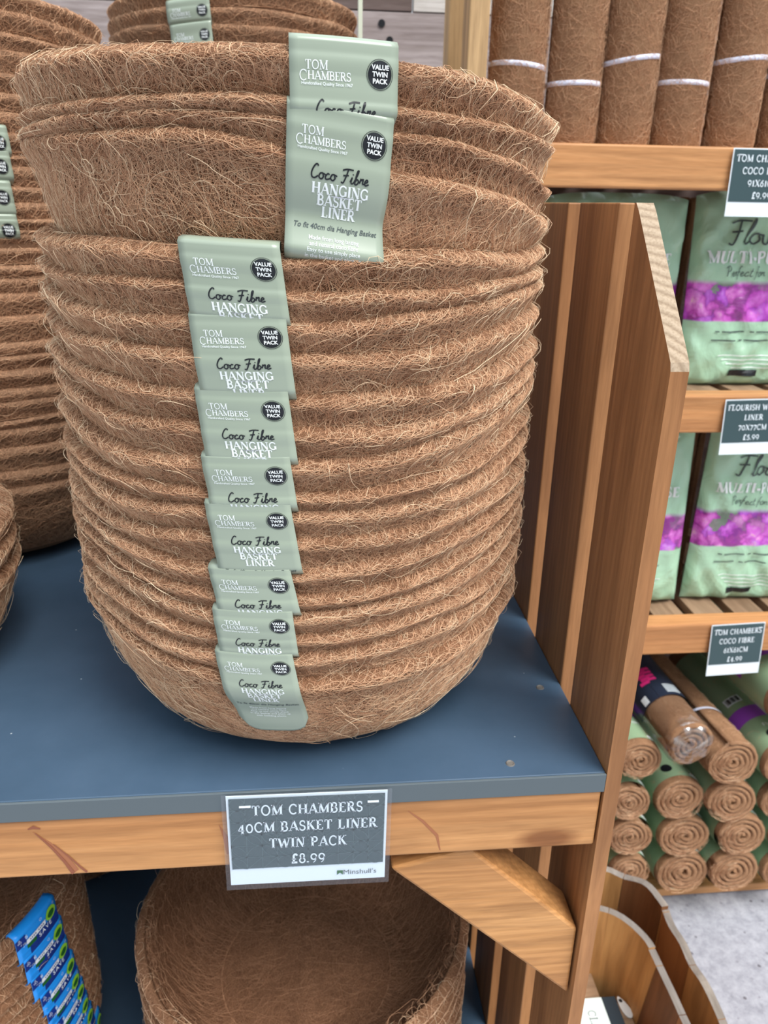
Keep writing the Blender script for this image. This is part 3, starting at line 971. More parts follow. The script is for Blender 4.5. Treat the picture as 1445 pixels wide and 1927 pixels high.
def chambers_label(parent, wr, full=False, vs=1.0):
    lab = make_sheet('label', wr, M['label'], parent, 0.016 if full else 0.0)
    lab['label'] = 'sage green printed card label folded over the rim'
    off = np.array(parent.location)
    k = wr.w / 0.064
    cut = -(wr.len - (0.002 if full else 0.004)) / vs
    def mp(x, y): return wr(x * k, y * vs, 0.0003) - off
    def mp2(x, y): return wr(x * k, y * vs, 0.0008) - off
    mm = 0.001
    logo = place([(serif_text('TOM', 4.6 * mm, 0.85, 0.03), -16.6 * mm, -12.6 * mm), (serif_text('C', 5.6 * mm, 0.66, 0.0), -24.2 * mm, -18.0 * mm),
                  (serif_text('HAMBERS', 4.3 * mm, 0.85, 0.02), -9.2 * mm, -17.8 * mm), (sans_text('Handcrafted Quality Since 1967', 2.3 * mm, 0.01), -10.5 * mm, -22 * mm)])
    decal('logo_lettering', logo, mp, M['white'], lab, cut)
    title = place([(serif_text('HANGING', 6.0 * mm, 1.15, 0.03), 1.5 * mm, -42.6 * mm), (serif_text('BASKET', 6.0 * mm, 1.15, 0.03), 1.5 * mm, -49 * mm),
                   (serif_text('LINER', 6.0 * mm, 1.15, 0.03), 1.5 * mm, -55.6 * mm)])
    decal('title_lettering', title, mp, M['white'], lab, cut)
    decal('script_lettering', place([(script_text('Coco Fibre', 8.0 * mm, 0.11), 0.5 * mm, -34.5 * mm)]), mp, M['black'], lab, cut)
    decal('size_lettering', place([(sans_text('To fit 40cm dia Hanging Basket', 4.3 * mm, 0.012, 0.28), 0, -64.5 * mm)]), mp, M['grey_ink'], lab, cut)
    body = place([(sans_text(t, 3.5 * mm, 0.004), -1 * mm, (-71 - 3.5 * i) * mm) for i, t in enumerate(
        ['Made from long lasting', 'and natural coco fibre', 'Easy to use simply place', 'in the basket and plant up', 'with bedding plants'])])
    decal('text_lettering', body, mp, M['white'], lab, cut)
    bx, by = 20.5 * mm, -15.3 * mm
    if by - 8 * mm > cut:
        bd = decal('badge', place([(disc2(7.2 * mm), bx, by), (ring2(7.9 * mm, 0.3 * mm), bx, by)]), mp, M['black'], lab)
        bd['label'] = 'round black badge'
        decal('badge_lettering', place([(sans_text(t, 3.5 * mm, 0.03), bx, by + (3.5 - 3.5 * i) * mm) for i, t in enumerate(['VALUE', 'TWIN', 'PACK'])]), mp2, M['white'], lab)
    st = place([(rect2(11 * mm, 0.6 * mm), 1.5 * mm, -46.4 * mm)])
    o = decal('staple', st, mp2, M['steel'], lab, cut)
    return lab


# ------------------------------------------------------------------ setting
fl = mesh_obj('floor', [(-6, -4, 0), (6, -4, 0), (6, 6, 0), (-6, 6, 0)], [(0, 1, 2, 3)], M['concrete'], smooth=False)
tag(fl, kind='structure')


def wall_planks():
    bm = bmesh.new()
    Y = 2.3
    mats = [M['grey_plank'], M['dark_plank'], M['white_plank']]
    zs = [0.0]
    z = 0.0
    zt = ony(760, 22, Y)[2]
    rows = []
    hgt = ony(760, 22, Y)[2] - ony(760, 175, Y)[2]
    k = math.ceil(zt / hgt)
    z = zt - k * hgt
    xs = ony(777, 10, Y)[0]
    zi = z
    while zi < 3.2:
        h = hgt if zi < zt - 0.001 else 0.20
        if abs(zi - zt) < 0.001:
            rows += [(-4, xs - 0.002, zi, 0.035, 1), (xs + 0.002, xs + 0.6, zi, h, 2), (xs + 0.604, 4, zi, h, 0)]
            rows += [(-4, xs - 0.002, zi + 0.04, h - 0.04, 0)]
        else:
            rows.append((-4, 4, zi, h, 0))
        zi += h
    for x0, x1, z0, h, mi in rows:
        g = bmesh.ops.create_cube(bm, size=1)['verts']
        for v in g:
            v.co = Vector(((x0 + x1) / 2 + v.co.x * (x1 - x0), Y + 0.012 + v.co.y * 0.024, max(0, z0) + 0.002 + (v.co.z + 0.5) * (h - 0.004 + min(0, z0))))
        for f in {f for v in g for f in v.link_faces}: f.material_index = mi
    o = bm_obj('wall_back', bm, mats)
    tag(o, kind='structure')
    # screw holes in the big grey plank
    for i, (px, py) in enumerate(((718, 44), (733, 76))):
        p = ony(px, py, Y)
        bm = bmesh.new()
        bmesh.ops.create_cone(bm, cap_ends=True, segments=16, radius1=0.009, radius2=0.009, depth=0.004)
        h = bm_obj('screw_hole_%d' % (i + 1), bm, M['black'], None, (p[0], Y - 0.001, p[2]))
        h.rotation_euler = (PI / 2, 0, 0)
        tag(h, kind='structure')


wall_planks()

# ------------------------------------------------------------------ display table
ZS = 1.05
XR = 0.2445
table = empty('display_table', (-0.3, 1.1, 0), 'orange stained timber display table with navy blue top carrying the big liner stack', 'display table')
sh = box('shelf_board', -1.25, XR, 0.507, 1.75, ZS - 0.019, ZS, M['blue'], table, 0.0012)
sh['label'] = 'navy painted table top'
ed = box('shelf_edge', -1.25, XR, 0.5045, 0.507, ZS - 0.019, ZS - 0.0004, M['edge'], table, 0.0004)
for sx, sy in ((1016, 1294), (960, 1437)):
    q = onz(sx, sy, ZS)
    bm = bmesh.new()
    bmesh.ops.create_cone(bm, cap_ends=True, segments=20, radius1=0.0042, radius2=0.0034, depth=0.0012)
    for f in [f for f in bm.faces if f.normal.z > .9]:
        bmesh.ops.inset_region(bm, faces=[f], thickness=0.0012, depth=-0.0006)
    bm_obj('screw', bm, M['screw'], table, Vector((q[0], q[1], ZS + 0.0004)) - table.location)
box('front_rail', -1.25, 0.2435, 0.507, 0.552, 0.969, ZS - 0.0192, M['pine'], table, 0.002)
box('lower_shelf_board', -1.25, XR, 0.60, 1.75, 0.327, 0.345, M['blue'], table, 0.0012)
box('lower_rail', -1.25, XR, 0.60, 0.645, 0.260, 0.3268, M['pine'], table, 0.002)
ZT = 1.504
ys = [(0.505, 0.606), (0.637, 0.733)] + [(0.767 + 0.131 * i, 0.866 + 0.131 * i) for i in range(7)]
for i, (y0, y1) in enumerate(ys):
    x0, x1 = 0.2450, 0.2585
    if i == 0:
        poly = [(x0, y0, 0.0), (x0, y1, 0.0), (x0, y1, ZT), (x0, y1 - 0.003, ZT), (x0, y1 - 0.010, ZT - 0.006), (x0, y0 + 0.002, 1.402), (x0, y0, 1.396)]
        off = table.location
        bm = bmesh.new()
        a = [bm.verts.new(Vector(p) - off) for p in poly]
        b = [bm.verts.new(Vector(p) - off + Vector((x1 - x0, 0, 0))) for p in poly]
        bm.faces.new(a)
        bm.faces.new(b[::-1])
        for k in range(len(a)):
            f = bm.faces.new((a[k], b[k], b[(k + 1) % len(a)], a[(k + 1) % len(a)]))
            if k in (3, 4, 5): f.material_index = 1
        o = bm_obj('side_board', bm, [M['pine_up'], M['endgrain']], table)
        o['label'] = 'upright side board with its top corner sawn off'
    else:
        box('side_board', x0, x1, y0, y1, 0.0, ZT, M['pine_up'], table, 0.0012)
for x in (-1.23, -0.5):
    box('leg', x - 0.03, x + 0.03, 1.62, 1.68, 0, ZS - 0.02, M['pine_up'], table)
box('leg', -1.24, -1.18, 0.56, 0.60, 0, 0.968, M['pine_up'], table)
# reddish knot streaks in the rail face
M['knot'] = new_mat('knot_streak', (0.27, 0.085, 0.04), 0.6)
M['knot2'] = new_mat('knot_streak_pale', (0.36, 0.13, 0.055), 0.6)
for pts, ws, mt in (([(62, 1566), (92, 1588), (122, 1614), (142, 1641)], (1, 8, 13, 16), 'knot2'), ([(66, 1568), (96, 1594), (122, 1622), (138, 1643)], (1, 4, 5, 7), 'knot'),
                    ([(100, 1588), (130, 1612), (152, 1632), (164, 1641)], (1, 3, 4, 4), 'knot'), ([(412, 1552), (424, 1575), (434, 1606)], (1, 9, 15), 'knot2'),
                    ([(768, 1526), (795, 1545), (822, 1572), (828, 1600)], (1, 5, 6, 2), 'knot2'), ([(52, 1561), (62, 1557), (76, 1560)], (2, 6, 2), 'knot')):
    A, B = [], []
    for i, (x, y) in enumerate(pts):
        t = np.array(pts[min(i + 1, len(pts) - 1)], float) - np.array(pts[max(i - 1, 0)], float)
        t /= np.linalg.norm(t)
        A.append(ony(x - t[1] * ws[i] / 2, y + t[0] * ws[i] / 2, 0.5068 if mt == 'knot2' else 0.5065) - np.array(table.location))
        B.append(ony(x + t[1] * ws[i] / 2, y - t[0] * ws[i] / 2, 0.5068 if mt == 'knot2' else 0.5065) - np.array(table.location))
    V = [q for p_ in zip(A, B) for q in p_]
    mesh_obj('knot', V, [(2 * i, 2 * i + 1, 2 * i + 3, 2 * i + 2) for i in range(len(pts) - 1)], M[mt], table, smooth=False)
# slanting brace under the rail
q = [ony(x, y, 0.512) for x, y in ((735, 1636), (884, 1596), (1086, 1748), (1068, 1870))]
q = [Vector((min(p[0], 0.2445), 0.512, min(p[2], 0.9685))) for p in q]
prism('brace', q, (0, 0.045, 0), M['pine_brace'], table, 0.003)

# ------------------------------------------------------------------ main stack
C0 = (-0.010, 0.705)
R0 = 0.2035
RIMS = [
    [(32, 125), (45, 98), (100, 92), (200, 82), (300, 80), (420, 78), (540, 80), (752, 112), (832, 124), (919, 145), (1000, 182), (1036, 212)],
    [(42, 205), (60, 195), (120, 186), (180, 180), (283, 170), (420, 168), (540, 176), (747, 197), (855, 212), (924, 222), (1012, 252), (1030, 264)],
    [(34, 243), (66, 226), (130, 206), (190, 198), (293, 192), (420, 194), (540, 212), (740, 245), (840, 252), (925, 285), (994, 307), (1022, 350)],
    [(30, 252), (60, 244), (110, 240), (200, 236), (333, 230), (420, 240), (540, 268), (737, 317), (840, 335), (937, 357), (994, 377), (1014, 412)],
    [(58, 425), (72, 436), (96, 444), (185, 448), (255, 460), (331, 464), (440, 474), (540, 484), (590, 477), (723, 474), (856, 472), (968, 481), (992, 479), (1012, 462)],
    [(67, 477), (92, 496), (131, 509), (185, 512), (237, 514), (271, 522), (341, 521), (440, 536), (540, 548), (673, 553), (706, 545), (806, 546), (872, 541), (939, 520), (1005, 508)],
    [(89, 528), (113, 553), (133, 566), (180, 578), (255, 586), (289, 591), (349, 587), (440, 598), (540, 603), (673, 603), (713, 593), (806, 583), (859, 571), (939, 553), (1007, 524)],
    [(94, 582), (126, 615), (154, 628), (196, 631), (240, 644), (300, 654), (359, 657), (440, 661), (543, 664), (706, 666), (806, 658), (872, 641), (939, 616), (1002, 583)],
    [(108, 648), (131, 678), (165, 691), (201, 706), (261, 723), (325, 730), (362, 729), (450, 740), (547, 746), (656, 744), (739, 736), (856, 719), (905, 706), (955, 682), (988, 653)],
    [(114, 690), (128, 717), (157, 737), (196, 763), (227, 776), (263, 784), (325, 788), (372, 790), (460, 802), (547, 807), (706, 807), (779, 802), (856, 775), (922, 749), (972, 709), (986, 692)],
    [(134, 768), (142, 790), (165, 807), (201, 828), (242, 846), (300, 857), (377, 859), (460, 864), (547, 868), (673, 863), (756, 847), (839, 822), (922, 779), (972, 739), (988, 716)],
    [(141, 838), (170, 865), (196, 880), (237, 893), (290, 908), (390, 922), (460, 928), (552, 930), (662, 928), (723, 918), (784, 906), (829, 893), (890, 872), (940, 832), (975, 790)],
    [(144, 862), (169, 888), (198, 913), (219, 924), (260, 938), (384, 948), (460, 955), (546, 960), (677, 957), (753, 948), (814, 933), (860, 918), (921, 887), (976, 826)],
    [(164, 928), (187, 952), (219, 970), (240, 979), (298, 992), (394, 998), (470, 1010), (552, 1015), (647, 1009), (723, 1003), (778, 994), (829, 970), (890, 945), (968, 890)],
    [(174, 964), (202, 996), (247, 1016), (301, 1044), (394, 1069), (470, 1076), (546, 1078), (631, 1070), (692, 1059), (768, 1043), (845, 1012), (890, 988), (936, 957), (966, 922)],
    [(184, 1004), (219, 1037), (260, 1068), (308, 1092), (401, 1111), (470, 1122), (558, 1125), (647, 1120), (723, 1101), (799, 1082), (875, 1040), (933, 1000), (964, 948)],
    [(192, 1046), (202, 1056), (240, 1081), (288, 1102), (329, 1129), (363, 1140), (401, 1145), (470, 1154), (552, 1156), (631, 1148), (707, 1131), (784, 1116), (845, 1091), (905, 1055), (945, 1015), (960, 988)],
    [(194, 1090), (219, 1106), (260, 1136), (308, 1164), (342, 1177), (404, 1185), (470, 1195), (555, 1198), (631, 1193), (704, 1180), (759, 1164), (829, 1134), (890, 1113), (936, 1073), (957, 1032)],
    [(197, 1123), (219, 1142), (260, 1172), (308, 1197), (342, 1212), (404, 1225), (470, 1233), (552, 1235), (631, 1226), (704, 1213), (768, 1192), (845, 1164), (905, 1128), (948, 1073)],
    [(206, 1150), (240, 1186), (291, 1218), (342, 1242), (407, 1262), (480, 1280), (558, 1283), (631, 1277), (717, 1266), (768, 1248), (829, 1228), (875, 1198), (921, 1161), (946, 1122)],
]
zr = [rim_curve(C0, R0 + 0.003, p) for p in RIMS]
for k in range(1, 20):
    zr[k] = np.minimum(zr[k], zr[k - 1] - 0.0035)
ORD = ['first', 'second', 'third', 'fourth', 'fifth', 'sixth', 'seventh', 'eighth', 'ninth', 'tenth', 'eleventh', 'twelfth', 'thirteenth', 'fourteenth', 'fifteenth', 'sixteenth', 'seventeenth', 'eighteenth', 'nineteenth', 'twentieth', 'twenty-first', 'twenty-second', 'twenty-third', 'twenty-fourth', 'twenty-fifth', 'twenty-sixth', 'twenty-seventh', 'twenty-eighth', 'twenty-ninth', 'thirtieth']
LABELS = {0: ((543, 70), (749, 88), (545, 190), (746, 225)), 2: ((540, 190), (740, 228), (537, 475), (722, 475)), 4: ((332, 453), (526, 466), (362, 590), (538, 596)),
          6: ((352, 592), (537, 594), (382, 730), (549, 740)), 8: ((364, 731), (541, 736), (394, 857), (552, 864)), 10: ((378, 858), (545, 860), (398, 945), (556, 953)),
          12: ((385, 945), (546, 948), (418, 1067), (561, 1073)), 14: ((391, 1068), (546, 1072), (415, 1143), (561, 1152)), 16: ((400, 1144), (550, 1150), (417, 1223), (558, 1230)),
          18: ((404, 1224), (550, 1232), (437, 1345), (572, 1352))}
lab_keys = sorted(LABELS)
bowls = []
zb_prev = None
for k in range(19, -1, -1):
    zb = ZS if k == 19 else max(zb_prev + 0.006, float(np.mean(zr[k])) - 0.118)
    zb_prev = zb
    bowls.insert(0, Bowl(C0, R0, zr[k], zb, 0.118, seed=100 + k, amp=1.3 if k < 4 else 1.0,
                          gap=float(np.mean((zr[k] - zr[k + 1])[190:350])) if k < 19 else 0.03))


def env_main(th, z):
    a = np.array([th])
    best = 0.1
    for b in bowls:
        zk = b.rim(a)[0]
        if z <= zk and z >= b.zb:
            best = max(best, b.outer(a, np.array([zk - z]))[0][0])
    if z > bowls[0].rim(a)[0]: best = R0
    return best


main = []
for k in range(20):
    if k in LABELS:
        n = lab_keys.index(k)
        txt = {0: 'fibrous coir liner topmost of the big central stack, green label standing above its rim',
               2: 'deep coir liner near the central stack top with the longest fully readable green label',
               18: 'coir liner holding the lowest green label, with rounded end, of the central stack'}.get(
            k, 'coir liner with the %s green label from the top of the central stack' % ORD[n])
    else:
        up = [i for i, q in enumerate(lab_keys) if q < k][-1]
        txt = {19: 'bottom coir bowl of the central stack, resting on the navy table top',
               1: 'coir liner rim second from the top of the central stack',
               3: 'coir liner with tall bare wall just above the wide open gap of the central stack'}.get(
            k, 'coir liner rim just beneath the one with the %s label of central stack' % ORD[up])
    nxt = zr[k + 1] if k < 19 else None
    if nxt is not None:
        gap = np.maximum(zr[k] - nxt, 0.004)
        bf = (lambda gp: (lambda th: gp[(np.degrees(th) % 360).astype(int) % 360]))(gap)
        mean_gap = float(np.mean(np.r_[gap[180:360]]))
    else:
        bf, mean_gap = 0.10, 0.085
    nf = int(1600 + 150000 * mean_gap) if k < 19 else 11000
    lk = max([q for q in lab_keys if q <= k])
    av = (on_cyl(*LABELS[lk][0], C0, R0 + 0.006)[0], on_cyl(*LABELS[lk][1], C0, R0 + 0.006)[0])
    o = bowl_obj(bowls[k], 'basket_liner', txt, 'coir basket liners of the central stack', nf, (-PI - 0.25, 0.25), bf,
                 stray=0.05 if k == 0 else 0.018, nth=240, avoid=av)
    main.append(o)
for k in lab_keys:
    a, b, c, d = LABELS[k]
    tl, tr, bl, br = [on_cyl(*q, C0, R0 + 0.006) for q in (a, b, c, d)]
    ln = ((tl[1] + tr[1]) - (bl[1] + br[1])) / 2
    tilt = ((bl[0] + br[0]) - (tl[0] + tr[0])) / 2 / ln
    full = k == 18
    if full: ln = 0.084
    wr = Wrap(C0, tl, tr, tilt, env_main, ln + (0 if full else 0.011), not full, R0 + 0.006)
    chambers_label(main[k], wr, full, {0: 1.0, 2: 1.0, 4: .88, 6: .89, 8: .87, 10: .85, 12: .80, 14: .80, 16: .78, 18: .76}[k])

# ---- more ----
# ------------------------------------------------------------------ other bowl stacks
def stack(c, R, zs, labels, group, nf, zb0, th_rng=(-PI - 0.2, 0.2), tilts=None, rbf=0.58, seed=0, depth=None, cat='basket liner', amp=0.004, **kw):
    """zs: mean rim heights from the top down -> list of (bowl, object)"""
    out = []
    prev = None
    for k in range(len(zs) - 1, -1, -1):
        z = level_rim(zs[k], seed + k, amp, *(tilts or (0, 0)))
        d = depth or R * 0.56
        zb = zb0 if prev is None else max(prev + 0.0055, zs[k] - d)
        prev = zb
        gap = zs[k] - zs[k + 1] if k + 1 < len(zs) else d * 0.8
        b = Bowl(c, R, z, zb, R * rbf, seed + 50 + k, kw.get('lump', 1.2), bulge=kw.get('bulge', 0.005), gap=gap)
        k2 = {a: v for a, v in kw.items() if a not in ('lump', 'bulge')}
        if k2.get('inner') and k > 0: k2['inner'] = 0
        o = bowl_obj(b, 'basket_liner', labels(k), group, int(nf * (0.4 + gap / 0.03)), th_rng, gap, cat, nth=k2.pop('nth', 120), **k2)
        out.insert(0, (b, o))
    return out


def env_of(st):
    def e(th, z):
        a = np.array([th])
        best = 0.0
        for b, _ in st:
            zk = b.rim(a)[0]
            if b.zb <= z <= zk: best = max(best, b.outer(a, np.array([zk - z]))[0][0])
        return best if best else st[0][0].R
    return e


# tall left-hand stack
CA = (-0.458, 1.10)
ya = [-4, 28, 70, 97, 141, 173, 206, 250, 291, 308, 350, 376, 412, 429, 441, 466, 490, 515, 548, 590, 638, 669, 692, 724, 757, 787, 802, 839, 886, 917]
za = [on_cyl(60, y, CA, 0.205)[1] for y in ya]
sa = stack(CA, 0.203, za, lambda k: ('brown coir liner at the very top of the tall stack at left edge' if k == 0 else
                                    'bottom coir bowl of the tall left-hand stack on the navy table top' if k == len(za) - 1 else
                                    'coir liner rim, %s from the top of the tall left-hand stack' % ORD[k]),
           'coir basket liners of the tall left stack', 900, ZS, (-1.9, 0.5), width=0.0004, soft=True, seed=300, depth=0.118, amp=0.003, bulge=0.0036)
ea = env_of(sa)
for (x, y), k, ln in (((13, 237), 7, 0.034), ((18, 291), 8, 0.036), ((20, 342), 10, 0.040), ((31, 402), 12, 0.030)):
    t, z = on_cyl(x, y, CA, 0.209)
    z = float(sa[k][0].rim(np.array([t]))[0]) + 0.003
    wr = Wrap(CA, (t - 0.064 / 0.209, z + 0.001), (t, z), 0.35, ea, ln, True, 0.209)
    chambers_label(sa[k][1], wr)
    sa[k][1]['label'] = {7: 'coir liner with the uppermost green label seen at the left photo edge',
                         8: 'coir liner with second green label down in the tall left-hand stack',
                         10: 'coir liner with third green label down in the tall left-hand stack',
                         12: 'coir liner with the lowest green label of the tall left-hand stack'}[k]

# stack behind the central one
CB = (-0.12, 1.52)
yb = [-32, 8, 40]
zb_ = [on_cyl(437, y, CB, 0.205)[1] for y in yb]
while zb_[-1] - 0.026 > ZS + 0.13: zb_.append(zb_[-1] - 0.026)
zb_.append(ZS + 0.112)
sb = stack(CB, 0.203, zb_, lambda k: ('coir liner with the upper green label in the stack behind the central stack' if k == 1 else
                                      'coir liner with the lower green label in the stack behind the central stack' if k == 2 else
                                      'topmost coir liner of the stack behind the central stack' if k == 0 else
                                      'coir liner in the lower part of the stack hidden behind the central stack'),
           'coir basket liners of the rear stack', 700, ZS, (-PI - 0.2, 0.2), width=0.0005, soft=True, bulge=0.0036, seed=400, depth=0.118, nth=96)
eb = env_of(sb)
for (x0, y0), (x1, y1), k, ln in (((311, 4), (393, -6), 1, 0.036), ((319, 50), (397, 40), 2, 0.05)):
    t0, z0 = on_cyl(x0, y0, CB, 0.209)
    t1, z1 = on_cyl(x1, y1, CB, 0.209)
    wr = Wrap(CB, (t0, z0), (t1, z1), 0.3, eb, ln, True, 0.209, 0.002)
    chambers_label(sb[k][1], wr)

# low stack cut by the left edge
sd_ = stack((-0.505, 0.705), 0.200, [1.207, 1.183, 1.160], lambda k: ['topmost coir liner of the low stack cut off by the left photo edge',
            'middle coir liner of the low stack cut off by left photo edge', 'lowest coir liner of the low stack cut off by left photo edge'][k],
            'coir basket liners of the low left stack', 1500, ZS, (-1.7, 0.7), seed=500, depth=0.105)

# lower shelf: wide open liners, small liners with blue labels, dark stack behind
ZL = 0.345
zc_ = [0.672 - 0.026 * i for i in range(8)] + [ZL + 0.112]
sc_ = stack((-0.022, 0.722), 0.203, zc_, lambda k: ['large open coir bowl on the lower shelf under the price sign', 'coir liner second from top of the open stack on the lower shelf',
            'third coir liner of the open stack on the lower shelf', 'fourth coir liner of the open stack on the lower shelf', 'fifth coir liner of the open stack on the lower shelf']
            [k] if k < 5 else 'coir liner near the foot of the open stack on the lower shelf',
            'coir liners of the open lower stack', 700, ZL, (-PI - 0.4, 0.4), inner=5000, seed=600, depth=0.118, nth=200)
CS = (-0.505, 0.738)
zl_ = [0.742, 0.706, 0.670, 0.635, 0.605, 0.575, 0.544, 0.514, 0.472]
zs_ = []
for i in range(8): zs_ += [zl_[i], zl_[i] * 0.45 + zl_[i + 1] * 0.55]
zs_.append(zl_[8])
ss = stack(CS, 0.188, zs_, lambda k: ('coir liner with %s bright blue label from the top of lower left stack' if k % 2 == 0 else 'plain coir liner rim just under the %s bright blue label of lower left stack') % ORD[k // 2],
           'coir liners of the blue-labelled stack', 550, ZL, (-1.8, 0.7), inner=3000, seed=700, depth=0.105, width=0.0003, bulge=0.011, nth=150, amp=0.002, lump=0.7)
es = env_of(ss)


def blue_label(parent, wr):
    off = np.array(parent.location)
    lab = make_sheet('label', wr, M['blue_label'], parent, 0.0, 10, 24, 0.008)
    lab['label'] = 'bright blue printed card label folded over the rim'
    mm = 0.001
    cut = -(wr.len - 0.003)
    def mp(x, y): return wr(x, y, 0.0004) - off
    def mp2(x, y): return wr(x, y, 0.0008) - off
    def mp3(x, y): return wr(x, y, 0.0012) - off
    decal('navy_panel', place([(rect_grid(13 * mm, 13 * mm, 4, 8), -24.5 * mm, -9 * mm)]), mp, M['navy_label'], lab, cut)
    decal('navy_panel', place([(rect_grid(46 * mm, 22 * mm, 8, 10), 7.5 * mm, -30 * mm)]), mp, M['navy_label'], lab, cut)
    decal('emblem', place([(disc2(8.5 * mm, 28, 1.0), 19.5 * mm, -12 * mm)]), mp2, M['lime'], lab, cut)
    decal('emblem_centre', place([(disc2(5.4 * mm, 24, 0.9), 19.5 * mm, -12.6 * mm)]), mp3, M['deep_green'], lab, cut)
    decal('white_strip', place([(rect_grid(28 * mm, 6.5 * mm, 8, 3), -4 * mm, -14.5 * mm)]), mp2, M['white'], lab, cut)
    decal('strip_print', place([(rect2(1.4 * mm, 1.8 * mm), (-13 + 2.4 * i) * mm, -14.5 * mm) for i in range(9) if i != 4]), mp3, M['navy_label'], lab, cut)
    decal('green_panel', place([(rect_grid(13 * mm, 5 * mm, 4, 3), -12 * mm, -21 * mm)]), mp2, M['deep_green'], lab, cut)
    g = random.Random(5)
    drops = [(ring2((0.5 + 0.7 * g.random()) * mm, 0.3 * mm, 10), (-28 + 12 * g.random()) * mm, (-4 - 13 * g.random()) * mm) for i in range(14)]
    drops += [(ring2(1.5 * mm, 0.35 * mm, 12), 4 * mm, -4.5 * mm), (ring2(1.2 * mm, 0.35 * mm, 12), 26 * mm, -3.6 * mm)]
    decal('droplets', place(drops), mp2, M['card'], lab, cut)
    decal('lettering', place([(sans_text('SAVE', 7.5 * mm, 0.012, 0.0, 1.3), 8 * mm, -23 * mm)]), mp2, M['card'], lab, cut)


TH_S = [-0.393, -0.372, -0.353, -0.319, -0.305, -0.265, -0.244, -0.214, -0.10]
for k in range(9):
    hw = 0.031 / 0.193
    tm = TH_S[k]
    b_ = ss[2 * k]
    z = [float(b_[0].rim(np.array([t]))[0]) + 0.002 for t in (tm - hw, tm + hw)]
    nz = float(ss[2 * k + 2][0].rim(np.array([tm]))[0]) if k < 8 else z[0] - 0.04
    wr = Wrap(CS, (tm - hw, z[0]), (tm + hw, z[1]), 0.0, es, z[0] - nz + (0.007 if k < 8 else 0), k < 8, 0.193)
    blue_label(b_[1], wr)
zx = [0.53, 0.505, 0.48, ZL + 0.105]
stack((-0.47, 1.225), 0.20, zx, lambda k: 'coir liner, %s from the top of the shadowed stack at lower shelf back' % ORD[k],
      'coir liners at the back of the lower shelf', 300, ZL, (-PI, 0.2), seed=800, depth=0.105, width=0.0006)
M['cavity_shade'] = new_mat('cavity_shade_navy', (0.012, 0.018, 0.032), 0.7)  # near-black navy stands in for the shade under the table top
box('added_shade_panel', -1.25, XR, 1.735, 1.75, 0.0, 1.03, M['cavity_shade'], table, 0.001)  # added backing that closes and darkens the lower cavity

# ------------------------------------------------------------------ price signs
def ring_pattern(w, h, s, lw):
    """thin lattice of squares, arcs and circles"""
    it = []
    g = random.Random(3)
    nx, ny = int(w / s), int(h / s)
    for i in range(nx + 1):
        x = -w / 2 + i * w / nx
        it.append((stroke([(x, -h / 2), (x, h / 2)], lw), 0, 0))
    for j in range(1, ny):
        y = -h / 2 + j * h / ny
        it.append((stroke([(-w / 2, y), (w / 2, y)], lw), 0, 0))
    a, b = w / nx, h / ny
    for i in range(nx):
        for j in range(ny):
            cx, cy = -w / 2 + (i + .5) * a, -h / 2 + (j + .5) * b
            q = g.randrange(4)
            if q == 0: it.append((stroke(ell(0, 0, a / 2, b / 2, 0, 360, 24), lw), cx, cy))
            elif q == 1:
                it.append((stroke(ell(-a / 2, -b / 2, a, b, 0, 90, 14), lw), cx, cy))
                it.append((stroke(ell(a / 2, b / 2, a, b, 180, 270, 14), lw), cx, cy))
            elif q == 2: it.append((stroke(ell(a / 2, -b / 2, a, b, 90, 180, 14), lw), cx, cy))
            else: it.append((stroke([(-a / 2, -b / 2), (a / 2, b / 2)], lw), cx, cy))
    return place(it)


